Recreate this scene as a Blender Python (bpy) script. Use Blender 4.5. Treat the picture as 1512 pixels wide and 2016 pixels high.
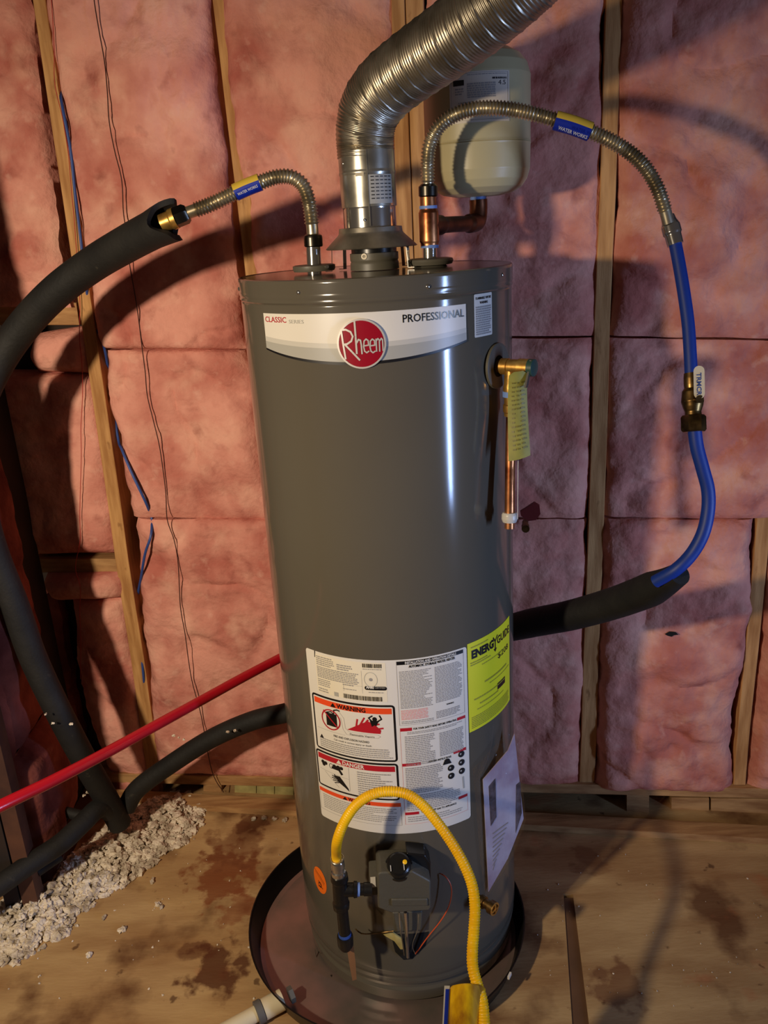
import bpy, bmesh, math, random
from mathutils import Vector, Matrix, noise
random.seed(7)
S = bpy.context.scene
for o in list(bpy.data.objects): bpy.data.objects.remove(o)
COL = S.collection
# ------------------------------------------------------------------ camera
V = Vector
CAM = V((0.0, -1.62521, 1.62716)); FPX = 1626.997
YAW, PITCH, ROLL = -0.00583565, 0.33053387, -0.05800904
cw, sw = math.cos(YAW), math.sin(YAW)
FW = V((sw*math.cos(PITCH), cw*math.cos(PITCH), -math.sin(PITCH)))
_R0 = V((cw, -sw, 0)); _U0 = _R0.cross(FW)
RT_ = _R0*math.cos(ROLL) + _U0*math.sin(ROLL)
UP_ = _U0*math.cos(ROLL) - _R0*math.sin(ROLL)
cd = bpy.data.cameras.new('camera'); cam = bpy.data.objects.new('camera', cd); COL.objects.link(cam)
m = Matrix((RT_, UP_, -FW)).transposed().to_4x4(); m.translation = CAM
cam.matrix_world = m
cd.sensor_fit = 'VERTICAL'; cd.sensor_height = 36.0; cd.lens = FPX/2016*36; cd.clip_start = .02
S.camera = cam
# ------------------------------------------------------------------ world, lamps, exposure
w = bpy.data.worlds.new('world'); S.world = w; w.use_nodes = True
w.node_tree.nodes['Background'].inputs[0].default_value = (.52, .39, .34, 1)
w.node_tree.nodes['Background'].inputs[1].default_value = .075
def lamp(name, kind, loc, power, color, **k):
    d = bpy.data.lights.new(name, kind); d.energy = power; d.color = color
    for a, b in k.items(): setattr(d, a, b)
    o = bpy.data.objects.new(name, d); COL.objects.link(o); o.location = loc
    return o
o = lamp('work_lamp', 'SPOT', (-1.12, -1.52, 1.66), 138, (1, .82, .60), shadow_soft_size=.045, spot_size=math.radians(112), spot_blend=1.0)
o.rotation_euler = (V((-.56, .45, .78)) - o.location).to_track_quat('-Z', 'Y').to_euler()
o = lamp('daylight_opening', 'AREA', (2.40, -1.72, .80), 8, (.38, .55, 1), shape='RECTANGLE', size=.11, size_y=1.0, spread=math.radians(75))
o.rotation_euler = (V((0, -.1, 1.0)) - o.location).to_track_quat('-Z', 'Y').to_euler()
S.view_settings.view_transform = 'Standard'; S.view_settings.look = 'None'
S.view_settings.exposure = 0.0; S.view_settings.gamma = 1.0; S.view_settings.use_curve_mapping = False

# ------------------------------------------------------------------ geometry helpers
def ray(x, y): return (RT_*((x-756)/FPX) - UP_*((y-1008)/FPX) + FW)
def pZ(x, y, Z): return CAM + ray(x, y)*Z                      # at camera depth Z
def onp(x, y, P, n):
    d = ray(x, y); return CAM + d*((V(P)-CAM).dot(n)/d.dot(n))
def pz(x, y, z=0.): return onp(x, y, (0, 0, z), V((0, 0, 1)))
def py_(x, y, wy=0.): return onp(x, y, (0, wy, 0), V((0, 1, 0)))
WN = V((-.155, -.988, 0)).normalized(); WT = V((.988, -.155, 0)).normalized(); W0 = V((0, .43, 0))
def pw(x, y, d=0.): return onp(x, y, W0+WN*d, WN)
TR = .255
def pc(x, y, r=TR):
    d = ray(x, y); a = d.x**2+d.y**2; b = CAM.x*d.x+CAM.y*d.y; c = CAM.x**2+CAM.y**2-r*r
    return CAM + d*((-b-math.sqrt(max(0, b*b-a*c)))/a)
def thz(x, y, r=TR):
    P = pc(x, y, r); return math.atan2(P.x, -P.y), P.z
def cyl(th, z, r): return V((r*math.sin(th), -r*math.cos(th), z))
def pt(x, y, th, d):
    n = V((math.sin(th), -math.cos(th), 0)); return onp(x, y, n*d, n)

class MB:
    def __init__(s): s.v = []; s.f = []; s.m = []; s.s = []
    def vert(s, p): s.v.append(tuple(p)); return len(s.v)-1
    def face(s, idx, m=0, sm=False): s.f.append(tuple(idx)); s.m.append(m); s.s.append(sm)
    def quad(s, a, b, c, d, m=0):
        i = [s.vert(p) for p in (a, b, c, d)]; s.face(i, m)
    def prism(s, pts, off, m=0, sm=False):                       # polygon extruded by vector off
        n = len(pts); off = V(off)
        a = [s.vert(p) for p in pts]; b = [s.vert(V(p)+off) for p in pts]
        s.face(a[::-1], m); s.face(b, m)
        for i in range(n): s.face((a[i], a[(i+1) % n], b[(i+1) % n], b[i]), m, sm)
    def box(s, c, h, ax=None, m=0):
        ax = ax or (V((1, 0, 0)), V((0, 1, 0)), V((0, 0, 1))); c = V(c)
        p = [c + ax[0]*h[0]*i + ax[1]*h[1]*j + ax[2]*h[2]*k for k in (-1, 1) for i, j in ((-1, -1), (1, -1), (1, 1), (-1, 1))]
        i = [s.vert(q) for q in p]
        for f in ((3, 2, 1, 0), (4, 5, 6, 7), (0, 1, 5, 4), (1, 2, 6, 5), (2, 3, 7, 6), (3, 0, 4, 7)): s.face([i[q] for q in f], m)
    def lathe(s, prof, o, ax=(0, 0, 1), seg=32, m=0, sm=True, caps=True, rot=0.):
        ax = V(ax).normalized(); o = V(o)
        u = ax.orthogonal().normalized() if abs(ax.z) < .99 else V((1, 0, 0)); u = (u - ax*u.dot(ax)).normalized(); v = ax.cross(u)
        rings = []
        if sm:                                                   # support rings keep the shading of long bands true
            q = [prof[0]]
            for (h0, r0), (h1, r1) in zip(prof, prof[1:]):
                L = math.hypot(h1-h0, r1-r0)
                if L > .008: e = .0015/L; q += [(h0+(h1-h0)*e, r0+(r1-r0)*e), (h1-(h1-h0)*e, r1-(r1-r0)*e)]
                q.append((h1, r1))
            prof = q
        for (h, r) in prof:
            rings.append([s.vert(o+ax*h+(u*math.cos(2*math.pi*k/seg+rot)+v*math.sin(2*math.pi*k/seg+rot))*r) for k in range(seg)])
        for A, B in zip(rings, rings[1:]):
            for k in range(seg): s.face((A[k], A[(k+1) % seg], B[(k+1) % seg], B[k]), m, sm)
        if caps: s.face(rings[0][::-1], m); s.face(rings[-1], m)
    def build(s, name, mats, parent=None, loc=None):
        if not isinstance(mats, (list, tuple)): mats = [mats]
        base = V(loc) if loc is not None else V((0, 0, 0))
        if parent is not None:
            r = parent
            base = V((0, 0, 0))
            while r is not None: base += r.location; r = r.parent
        me = bpy.data.meshes.new(name)
        me.from_pydata([tuple(V(p)-base) for p in s.v], [], s.f)
        for mt in mats: me.materials.append(mt)
        me.polygons.foreach_set('material_index', s.m); me.polygons.foreach_set('use_smooth', s.s)
        me.update()
        me.set_sharp_from_angle(angle=math.radians(38))
        ob = bpy.data.objects.new(name, me); COL.objects.link(ob)
        if parent is not None: ob.parent = parent
        elif loc is not None: ob.location = base
        return ob
def tag(o, label, cat=None, group=None, kind=None):
    if label: o['label'] = label
    if cat: o['category'] = cat
    if group: o['group'] = group
    if kind: o['kind'] = kind
    return o
def thing(name, label, cat, loc, group=None):
    o = bpy.data.objects.new(name, None); COL.objects.link(o); o.location = loc; o.empty_display_size = .05
    return tag(o, label, cat, group)
def struct(name, mb, mat): return tag(mb.build(name, mat), None, kind='structure')
def spline(P, step):
    P = [V(p) for p in P]; Q = [P[0]*2-P[1]] + P + [P[-1]*2-P[-2]]; out = []
    for i in range(1, len(Q)-2):
        p0, p1, p2, p3 = Q[i-1:i+3]
        for k in range(24):
            t = k/24; out.append(.5*((2*p1)+(p2-p0)*t+(2*p0-5*p1+4*p2-p3)*t*t+(3*p1-p0-3*p2+p3)*t**3))
    out.append(P[-1])
    L = [0.]
    for a, b in zip(out, out[1:]): L.append(L[-1]+(b-a).length)
    n = max(2, int(L[-1]/step)+1); res = []; j = 0
    for k in range(n+1):
        s = L[-1]*k/n
        while j < len(L)-2 and L[j+1] < s: j += 1
        t = (s-L[j])/max(1e-9, L[j+1]-L[j]); res.append(out[j].lerp(out[j+1], t))
    return res, L[-1]
def frames(C, up=V((0, 0, 1))):
    T = [(C[min(i+1, len(C)-1)]-C[max(i-1, 0)]).normalized() for i in range(len(C))]
    u = up - T[0]*up.dot(T[0])
    u = u.normalized() if u.length > .1 else T[0].orthogonal().normalized()
    F = []
    for t in T:
        u = (u - t*u.dot(t)).normalized(); F.append((t, u, t.cross(u)))
    return F
def tube(mb, P, rf, step=.01, seg=16, m=0, caps=True, mf=None):
    C, L = spline(P, step); F = frames(C); rings = []
    for i, (c, (t, u, v)) in enumerate(zip(C, F)):
        s = L*i/(len(C)-1); ring = []
        for k in range(seg):
            a = 2*math.pi*k/seg; r = rf(s, a, L) if callable(rf) else rf
            ring.append(mb.vert(c+(u*math.cos(a)+v*math.sin(a))*r))
        rings.append(ring)
    for A, B in zip(rings, rings[1:]):
        for k in range(seg):
            a = 2*math.pi*(k+.5)/seg
            mb.face((A[k], A[(k+1) % seg], B[(k+1) % seg], B[k]), mf(a) if mf else m, True)
    if caps: mb.face(rings[0][::-1], m); mb.face(rings[-1], m)
    return C, F, L

# ------------------------------------------------------------------ materials
def lin(c): return tuple((x/255/12.92 if x/255 <= .04045 else ((x/255+.055)/1.055)**2.4) for x in c)+(1,)
def mat(name, col, rough=.5, metal=0., bump=0., bscale=60., var=0., vscale=8., col2=None, spec=.5, coat=0., stretch=(1, 1, 1), detail=6, ramp=(.35, .65), aniso=0., alpha=None, trans=0., bdist=.01):
    mt = bpy.data.materials.new(name); mt.use_nodes = True; nt = mt.node_tree; B = nt.nodes['Principled BSDF']
    B.inputs['Roughness'].default_value = rough; B.inputs['Metallic'].default_value = metal
    B.inputs['Specular IOR Level'].default_value = spec; B.inputs['Coat Weight'].default_value = coat; B.inputs['Coat Roughness'].default_value = .08
    B.inputs['Transmission Weight'].default_value = trans
    c = lin(col); B.inputs['Base Color'].default_value = c
    tc = nt.nodes.new('ShaderNodeTexCoord'); mp = nt.nodes.new('ShaderNodeMapping'); mp.inputs['Scale'].default_value = stretch
    nt.links.new(tc.outputs['Object'], mp.inputs[0])
    c2 = lin(col2) if col2 else tuple(max(0, x*(1-var)) for x in c[:3])+(1,)
    nz = nt.nodes.new('ShaderNodeTexNoise'); nz.inputs['Scale'].default_value = vscale; nz.inputs['Detail'].default_value = detail
    nt.links.new(mp.outputs[0], nz.inputs['Vector'])
    rp = nt.nodes.new('ShaderNodeValToRGB'); rp.color_ramp.elements[0].position = ramp[0]; rp.color_ramp.elements[1].position = ramp[1]
    rp.color_ramp.elements[0].color = c2; rp.color_ramp.elements[1].color = c
    nt.links.new(nz.outputs[0], rp.inputs[0]); nt.links.new(rp.outputs[0], B.inputs['Base Color'])
    if bump:
        b2 = nt.nodes.new('ShaderNodeTexNoise'); b2.inputs['Scale'].default_value = bscale; b2.inputs['Detail'].default_value = 5
        nt.links.new(mp.outputs[0], b2.inputs['Vector'])
        bp = nt.nodes.new('ShaderNodeBump'); bp.inputs['Strength'].default_value = bump; bp.inputs['Distance'].default_value = bdist
        nt.links.new(b2.outputs[0], bp.inputs['Height']); nt.links.new(bp.outputs[0], B.inputs['Normal'])
    if alpha is not None: B.inputs['Alpha'].default_value = alpha
    mt['rampnode'] = rp.name
    return mt
def layer(mt, col, scale, lo, hi, stretch=(1, 1, 1), amount=1., detail=5, off=0.):
    """another noise-shaped colour patch over the base colour"""
    nt = mt.node_tree; B = nt.nodes['Principled BSDF']; src = B.inputs['Base Color'].links[0].from_socket
    tc = nt.nodes.new('ShaderNodeTexCoord'); mp = nt.nodes.new('ShaderNodeMapping'); mp.inputs['Scale'].default_value = stretch; mp.inputs['Location'].default_value = (off, off*.7, off*1.3)
    nt.links.new(tc.outputs['Object'], mp.inputs[0])
    nz = nt.nodes.new('ShaderNodeTexNoise'); nz.inputs['Scale'].default_value = scale; nz.inputs['Detail'].default_value = detail
    nt.links.new(mp.outputs[0], nz.inputs['Vector'])
    mr = nt.nodes.new('ShaderNodeMapRange'); mr.inputs[1].default_value = lo; mr.inputs[2].default_value = hi; mr.inputs[4].default_value = amount
    nt.links.new(nz.outputs[0], mr.inputs[0])
    mx = nt.nodes.new('ShaderNodeMixRGB'); mx.inputs[2].default_value = lin(col)
    nt.links.new(mr.outputs[0], mx.inputs[0]); nt.links.new(src, mx.inputs[1]); nt.links.new(mx.outputs[0], B.inputs['Base Color'])
    return mt
M = {}
M['batt'] = mat('pink_fibreglass', (232, 164, 146), .95, bump=.4, bscale=60, col2=(194, 116, 102), vscale=6.0, detail=10, ramp=(.34, .60), spec=.1, bdist=.012)
layer(M['batt'], (246, 194, 170), 9, .50, .75, amount=.7, off=3.1)
layer(M['batt'], (158, 66, 58), 7, .53, .74, amount=.6, off=8.3, detail=10)
layer(M['batt'], (134, 60, 52), 15, .60, .76, amount=.55, off=31, detail=8)
layer(M['batt'], (240, 190, 170), 30, .60, .80, amount=.5, off=44, detail=8)
layer(M['batt'], (206, 142, 98), 3, .58, .8, amount=.4, off=14)
M['batt_shade'] = mat('shaded_fibreglass', (150, 84, 72), .95, bump=.6, bscale=40, col2=(92, 46, 40), vscale=7, spec=.1)  # pink batt with the left corner's dimness painted into its colour
M['wood'] = mat('pine_stud', (212, 162, 104), .7, bump=.15, bscale=90, col2=(170, 120, 70), vscale=14, stretch=(4, 4, .45), spec=.3)
layer(M['wood'], (120, 74, 36), 16, .66, .74, stretch=(2, 2, .9), amount=.6, off=5)
M['wood_h'] = mat('pine_board', (192, 150, 100), .75, bump=.15, bscale=90, col2=(150, 108, 68), vscale=12, stretch=(.5, 4, 4), spec=.3)
M['ply'] = mat('plywood', (200, 168, 118), .7, bump=.12, bscale=60, col2=(156, 118, 76), vscale=4, stretch=(.6, 2.2, 1), spec=.3, detail=9)
layer(M['ply'], (92, 52, 28), 5.5, .52, .64, amount=.8, off=2.3, detail=8)
layer(M['ply'], (70, 34, 20), 26, .68, .74, amount=.7, off=9.0)
layer(M['ply'], (186, 104, 62), 8, .62, .74, amount=.6, off=21)
def blob(mt, c, rad, col, amount=.8, ns=14, sx=1., sy=1.):
    nt = mt.node_tree; B = nt.nodes['Principled BSDF']; src = B.inputs['Base Color'].links[0].from_socket
    tc = nt.nodes.new('ShaderNodeTexCoord'); mp = nt.nodes.new('ShaderNodeMapping'); mp.vector_type = 'POINT'
    mp.inputs['Scale'].default_value = (sx/rad, sy/rad, 0); mp.inputs['Location'].default_value = (-c[0]*sx/rad, -c[1]*sy/rad, 0)
    nz = nt.nodes.new('ShaderNodeTexNoise'); nz.inputs['Scale'].default_value = ns; nz.inputs['Detail'].default_value = 8
    ln = nt.nodes.new('ShaderNodeVectorMath'); ln.operation = 'LENGTH'
    nt.links.new(tc.outputs['Object'], mp.inputs[0]); nt.links.new(tc.outputs['Object'], nz.inputs['Vector']); nt.links.new(mp.outputs[0], ln.inputs[0])
    ad = nt.nodes.new('ShaderNodeMath'); ad.operation = 'MULTIPLY_ADD'; ad.inputs[1].default_value = 3.2; nt.links.new(nz.outputs[0], ad.inputs[0]); nt.links.new(ln.outputs['Value'], ad.inputs[2])
    mr = nt.nodes.new('ShaderNodeMapRange'); mr.inputs[1].default_value = 2.65; mr.inputs[2].default_value = 2.25; mr.inputs[3].default_value = 0; mr.inputs[4].default_value = amount
    nt.links.new(ad.outputs[0], mr.inputs[0]); mx = nt.nodes.new('ShaderNodeMixRGB'); mx.inputs[2].default_value = lin(col)
    nt.links.new(mr.outputs[0], mx.inputs[0]); nt.links.new(src, mx.inputs[1]); nt.links.new(mx.outputs[0], B.inputs['Base Color'])
for (bx, by), rr, cc, am in (((440, 1720), .10, (128, 66, 34), .8), ((470, 1660), .09, (112, 62, 36), .6), ((430, 1905), .075, (84, 42, 24), .85), ((500, 1620), .05, (96, 50, 28), .7), ((385, 1875), .04, (92, 48, 28), .6), ((1215, 1940), .06, (104, 56, 36), .6), ((1160, 1690), .05, (120, 76, 46), .5), ((470, 1790), .06, (134, 72, 40), .6)):
    q_ = pz(bx, by); blob(M['ply'], (q_.x, q_.y), rr, cc, am, 22)
M['sheath'] = mat('dark_sheathing', (52, 34, 22), .9, col2=(30, 20, 14), vscale=6)
M['dkwood'] = mat('dark_stud', (92, 56, 36), .8, col2=(58, 32, 22), vscale=9)  # darker brown wood for the left wall framing
M['dark'] = mat('dark_void', (10, 8, 7), .95)
M['jacket'] = mat('grey_enamel', (92, 86, 74), .13, col2=(88, 82, 71), vscale=2, spec=.5, bump=.01, bscale=14, bdist=.003)
M['greydisc'] = mat('grey_plastic', (92, 88, 76), .45, var=.1)
M['white'] = mat('white_label', (222, 216, 204), .33, var=.03, spec=.4)
M['cream'] = mat('cream_sticker', (230, 220, 196), .4, var=.03)
M['lgrey'] = mat('light_grey_print', (196, 192, 182), .35, var=.03)
M['mgrey'] = mat('mid_grey_print', (168, 166, 158), .35, var=.03)
M['black'] = mat('black_print', (18, 16, 18), .4)
M['fine'] = mat('fine_print', (150, 146, 142), .5)
M['fine2'] = mat('pink_fine_print', (222, 150, 144), .5)
M['red'] = mat('red_print', (178, 26, 40), .4)
M['orange'] = mat('orange_print', (232, 78, 34), .4)
M['silver'] = mat('silver_paint', (214, 206, 196), .3, .35)
M['crimson'] = mat('crimson_emblem', (150, 10, 34), .25, coat=.5)
M['chrome'] = mat('polished_steel', (204, 200, 190), .16, .92, bump=.03, bscale=40, bdist=.002)
M['galv'] = mat('galvanised_steel', (200, 194, 176), .27, .82, col2=(140, 136, 124), vscale=22, bump=.05, bscale=12, bdist=.004)
M['hoodm'] = mat('dull_galvanised', (170, 160, 142), .42, .7, col2=(104, 98, 86), vscale=14)
M['alu'] = mat('ribbed_aluminium', (196, 186, 166), .36, .9, col2=(150, 140, 120), vscale=26)
M['flex'] = mat('corrugated_steel', (214, 202, 174), .34, .85, col2=(150, 138, 112), vscale=20)
M['shadecopper'] = mat('shaded_copper', (120, 74, 50), .4, .9, col2=(70, 44, 32), vscale=26)  # darker copper: the shadow on the elbow is painted in
M['copper'] = mat('copper', (210, 142, 92), .36, .92, col2=(120, 66, 38), vscale=26)
M['brass'] = mat('brass', (244, 196, 104), .32, .85, col2=(200, 146, 70), vscale=60)
M['oldbrass'] = mat('dull_brass', (150, 118, 70), .35, 1, col2=(90, 68, 40), vscale=50)
M['dkmetal'] = mat('dark_metal', (82, 78, 70), .3, 1, var=.3)
M['bluetape'] = mat('blue_paste', (110, 140, 200), .5)
M['foam'] = mat('black_foam', (33, 31, 28), .7, bump=.12, bscale=120, col2=(22, 21, 20), vscale=12, spec=.35)
layer(M['foam'], (86, 80, 66), 30, .68, .78, amount=.4, off=6)
M['bluepex'] = mat('blue_pex', (14, 54, 146), .5, var=.12)
M['redpex'] = mat('red_pex', (190, 20, 36), .25, var=.15)
M['bluewire'] = mat('blue_cable', (52, 84, 160), .5, var=.2)
M['darkwire'] = mat('dark_wire', (62, 34, 26), .5)
M['redwire'] = mat('red_wire', (176, 40, 34), .5)
M['expt'] = mat('cream_tank_paint', (192, 180, 138), .38, var=.05, bump=.02, bscale=90)
M['explab'] = mat('tank_label_paper', (214, 202, 182), .5, var=.05)
M['yellow'] = mat('yellow_hose_coating', (248, 196, 16), .38, col2=(236, 176, 6), vscale=20)
M['yelpl'] = mat('yellow_plastic_sleeve', (226, 176, 14), .25, col2=(150, 96, 14), vscale=5, stretch=(9, 9, .6), coat=.5)
M['ylabel'] = mat('yellow_label', (232, 226, 34), .4, var=.05)
M['yellprint'] = mat('olive_fine_print', (160, 152, 40), .5)
M['olabel'] = mat('orange_sticker', (238, 112, 24), .4, var=.05)
M['tagm'] = mat('yellow_green_tag', (146, 142, 62), .6, col2=(130, 128, 58), vscale=40)
M['taglit'] = mat('tag_print', (110, 104, 44), .5)
M['ctrl'] = mat('grey_cast_housing', (84, 80, 68), .5, bump=.1, bscale=150, var=.1)
M['blackp'] = mat('black_plastic', (20, 19, 18), .3)
M['iron'] = mat('black_iron', (46, 44, 42), .35, .6, bump=.1, bscale=90, var=.3)
M['pvc'] = mat('old_white_pvc', (226, 212, 176), .4, var=.1)
M['pvcg'] = mat('grey_gasket', (96, 94, 90), .6)
M['pan'] = mat('pan_metal', (166, 136, 126), .36, .6, bump=.03, bscale=10, col2=(128, 118, 108), vscale=8)  # pink reflection of the insulation mixed into the base colour
M['panw'] = mat('pan_rim', (58, 54, 52), .35, .8, var=.3)  # same pan metal, its dark reflection painted into the colour
M['paper'] = mat('pale_paper', (196, 190, 206), .6, col2=(160, 140, 160), vscale=9, ramp=(.38, .6))
M['paperp'] = mat('paper_photo', (92, 84, 96), .6, col2=(40, 34, 44), vscale=60)
M['fluff'] = mat('cellulose_fluff', (240, 226, 204), 1, bump=.6, bscale=180, col2=(176, 160, 138), vscale=34, spec=.05, ramp=(.36, .56))
M['bluep'] = mat('blue_print', (20, 44, 150), .35)
M['yelp'] = mat('yellow_print', (216, 182, 66), .35)
M['strip'] = mat('brown_strip', (140, 98, 62), .6, var=.3)
M['greenp'] = mat('green_cap', (44, 74, 66), .4)
M['yelins'] = mat('yellow_foam_seal', (182, 168, 106), .9, var=.3, vscale=30)
# clear plastic
cp = bpy.data.materials.new('clear_pouch_plastic'); cp.use_nodes = True; nt = cp.node_tree
tr = nt.nodes.new('ShaderNodeBsdfTransparent'); gl = nt.nodes.new('ShaderNodeBsdfGlossy'); gl.inputs['Roughness'].default_value = .15
mx = nt.nodes.new('ShaderNodeMixShader'); mx.inputs[0].default_value = .16
nzz = nt.nodes.new('ShaderNodeTexNoise'); nzz.inputs['Scale'].default_value = 14; bpz = nt.nodes.new('ShaderNodeBump'); bpz.inputs['Strength'].default_value = .5; bpz.inputs['Distance'].default_value = .02
nt.links.new(nzz.outputs[0], bpz.inputs['Height']); nt.links.new(bpz.outputs[0], gl.inputs['Normal'])
nt.links.new(tr.outputs[0], mx.inputs[1]); nt.links.new(gl.outputs[0], mx.inputs[2]); nt.links.new(mx.outputs[0], nt.nodes['Material Output'].inputs[0])
M['clear'] = cp
def matname(k): return M[k]

# ================================================================== SETTING
# ---- back wall: sheathing, studs, plates, batts
WB = MB()
a, b = pw(-500, 1500, -.10), pw(2100, 1500, -.10)
a.z = b.z = -.02
WB.prism([a, b, b+V((0, 0, 3.2)), a+V((0, 0, 3.2))], -WN*.02)
wall_back = struct('wall_back', WB, M['sheath'])
def board(name, pxs, d, thick, mt, parent, wav=0.):
    mb = MB(); P = [pw(x, y, d) for x, y in pxs]
    n = 14; L = [P[0].lerp(P[3], i/n) for i in range(n+1)]; R = [P[1].lerp(P[2], i/n) for i in range(n+1)]
    if abs(pxs[0][0]-pxs[1][0]) > abs(pxs[0][1]-pxs[3][1]):
        L = [P[0].lerp(P[1], i/n) for i in range(n+1)]; R = [P[3].lerp(P[2], i/n) for i in range(n+1)]
    rows = []
    for i in range(n+1):
        o = WT*(noise.noise(L[i]*3)*wav)
        be = (R[i]-L[i]).normalized()*.0015
        l, r = L[i]+o, R[i]+o
        rows.append([mb.vert(l-WN*thick), mb.vert(l-WN*.0015), mb.vert(l+be), mb.vert(r-be), mb.vert(r-WN*.0015), mb.vert(r-WN*thick)])
    for A, B in zip(rows, rows[1:]):
        for k in range(5): mb.face((A[k], A[k+1], B[k+1], B[k]))
    mb.face(rows[0][::-1]); mb.face(rows[-1])
    return mb.build(name, mt, parent)
def off(p, dx, y): return p
board('stud', [(54, -60), (79, -60), (322, 1560), (296, 1560)], 0, .09, M['wood'], wall_back, .006)
board('stud', [(412, -60), (441, -60), (512, 560), (484, 560)], -.012, .09, M['wood'], wall_back, .004)
board('stud', [(769, -60), (794, -60), (817, 600), (783, 600)], 0, .09, M['wood'], wall_back)
board('stud', [(796, -60), (832, -60), (848, 600), (819, 600)], .001, .09, M['wood'], wall_back)
board('stud', [(1196, -60), (1228, -60), (1170, 1540), (1140, 1540)], 0, .09, M['wood'], wall_back, .004)
board('stud', [(1492, 980), (1521, 980), (1468, 1545), (1444, 1545)], -.002, .09, M['wood'], wall_back, .005)
# hidden lower lengths of the studs behind the tank
board('stud', [(484, 560), (512, 560), (600, 1540), (572, 1540)], -.02, .07, M['wood'], wall_back)
board('blocking', [(-200, 596), (150, 596), (156, 640), (-200, 640)], -.03, .06, M['wood_h'], wall_back)
board('blocking', [(-60, 1099), (236, 1101), (243, 1127), (-60, 1127)], -.012, .06, M['wood_h'], wall_back)
# bottom plate, packing under it, floor board
board('bottom_plate', [(-100, 1516), (1700, 1558), (1700, 1577), (-100, 1533)], .012, .09, M['wood_h'], wall_back)
for x0, x1, y0, y1, mk in ((462, 504, 1544, 1568, 'yelins'), (505, 540, 1545, 1569, 'yelins'), (541, 578, 1546, 1570, 'yelins'),
                       (400, 436, 1540, 1566, 'wood_h'), (1234, 1278, 1572, 1600, 'wood_h'), (1322, 1396, 1579, 1604, 'wood_h'), (1400, 1560, 1581, 1608, 'wood_h')):
    board('packing_block', [(x0, y0-8), (x1, y0-7), (x1, y1+6), (x0, y1+5)], -.01 if x0 < 1300 else -.03, .04, M[mk], wall_back)
tb = MB()
fA, fB = pz(-100, 1567), pz(1750, 1677)
dv = V((.152, .988, 0))*.052
P = [fA, fB, fB+dv, fA+dv]
tb.prism([p for p in P], V((0, 0, .02)))
trim = struct('trim_1', tb, M['wood_h'])
trim['label'] = 'flat pine board lying on the floor along the foot of the wall'

def batt(parent, L, R, d0=-.012, fm=.5, bulge=.034, seed=0, mt='batt', res=.009, plane=None, edge=.010, rough=1.):
    """L and R: lists of pixels down the left and right edges (same count)"""
    P2 = plane or (lambda x, y: pw(x, y, 0)); N = WN if plane is None else V((1, 0, 0))
    l = [P2(*q) for q in L]; r = [P2(*q) for q in R]
    H = sum((b-a).length for a, b in zip(l, l[1:])); Wd = (r[0]-l[0]).length
    nv = max(4, int(H/res)); nu = max(4, int(Wd/res))
    def along(pl, t):
        k = t*(len(pl)-1); i = min(int(k), len(pl)-2); return pl[i].lerp(pl[i+1], k-i)
    mb = MB(); g = []; so = V((seed*7.3, seed*3.1, seed*1.7))
    for j in range(-1, nv+2):
        t = min(1, max(0, j/nv)); A, B = along(l, t), along(r, t)
        e0 = noise.fractal(A*9+so, .8, 2, 4)*edge; e1 = noise.fractal(B*9+so*2, .8, 2, 4)*edge
        d = (B-A).normalized(); A = A+d*e0; B = B+d*e1; row = []
        for i in range(-1, nu+2):
            s = min(1, max(0, i/nu)); p = A.lerp(B, s)
            es = min(s, 1-s)*Wd; et = min(t, 1-t)*H
            fs = 1-math.exp(-es/.016); ft = fm+(1-fm)*(1-math.exp(-et/.013))
            q = p+so
            n1 = noise.fractal(q*3.0, .9, 2, 3); n2 = noise.fractal(q*11, .8, 2, 4)
            cr = max(0, 1-abs(noise.noise(q*5.0+V((3, 9, 1))))*8)   # creases
            h = d0 + (bulge+n1*.020*rough)*fs*ft + n2*.0090*rough*min(fs, ft) - cr*.008*rough*fs*ft
            if i in (-1, nu+1) or j in (-1, nv+1): h = -.085
            z = p + N*h; z.z += (noise.noise(q*6)*.006)*(1 if 0 < t < 1 else .6)
            row.append(mb.vert(z))
        g.append(row)
    for A, B in zip(g, g[1:]):
        for i in range(len(A)-1): mb.face((A[i], B[i], B[i+1], A[i+1]), 0, True)
    return mb.build('insulation_batt', M[mt], parent)
T = -70
batt(wall_back, [(-330, T), (-260, 600)], [(46, T), (130, 606)], seed=1, bulge=.03)
batt(wall_back, [(58, 660), (52, 700), (62, 735)], [(166, 645), (174, 700), (178, 738)], seed=2, fm=0, bulge=.055, d0=-.03)
batt(wall_back, [(-40, 738), (20, 900), (45, 1097)], [(178, 739), (205, 900), (234, 1097)], seed=3, fm=0, bulge=.05, d0=-.03)
batt(wall_back, [(88, 1128), (80, 1150), (95, 1186)], [(240, 1126), (246, 1150), (248, 1184)], seed=4, fm=0, bulge=.055, d0=-.03)
batt(wall_back, [(136, 1184), (150, 1350), (196, 1480), (240, 1620)], [(246, 1182), (270, 1350), (290, 1480), (302, 1600)], seed=5, fm=0, bulge=.05, d0=-.03)
batt(wall_back, [(0, 1184), (30, 1350), (80, 1620)], [(100, 1184), (122, 1350), (170, 1620)], seed=25, bulge=.02, d0=-.05, mt='batt_shade')
batt(wall_back, [(80, T), (118, 205), (160, 450), (190, 640), (203, 686)], [(402, T), (424, 200), (452, 430), (470, 600), (482, 687)], seed=6)
batt(wall_back, [(208, 690), (210, 760), (232, 880), (262, 1018)], [(482, 690), (500, 760), (520, 880), (560, 1022)], seed=7, bulge=.03)
batt(wall_back, [(270, 1021), (274, 1150), (290, 1300), (307, 1519)], [(600, 1024), (600, 1150), (605, 1300), (640, 1530)], seed=8, bulge=.03)
batt(wall_back, [(432, T), (455, 200), (485, 400), (504, 560), (508, 700)], [(771, T), (776, 200), (780, 400), (782, 560), (786, 700)], seed=9)
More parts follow.
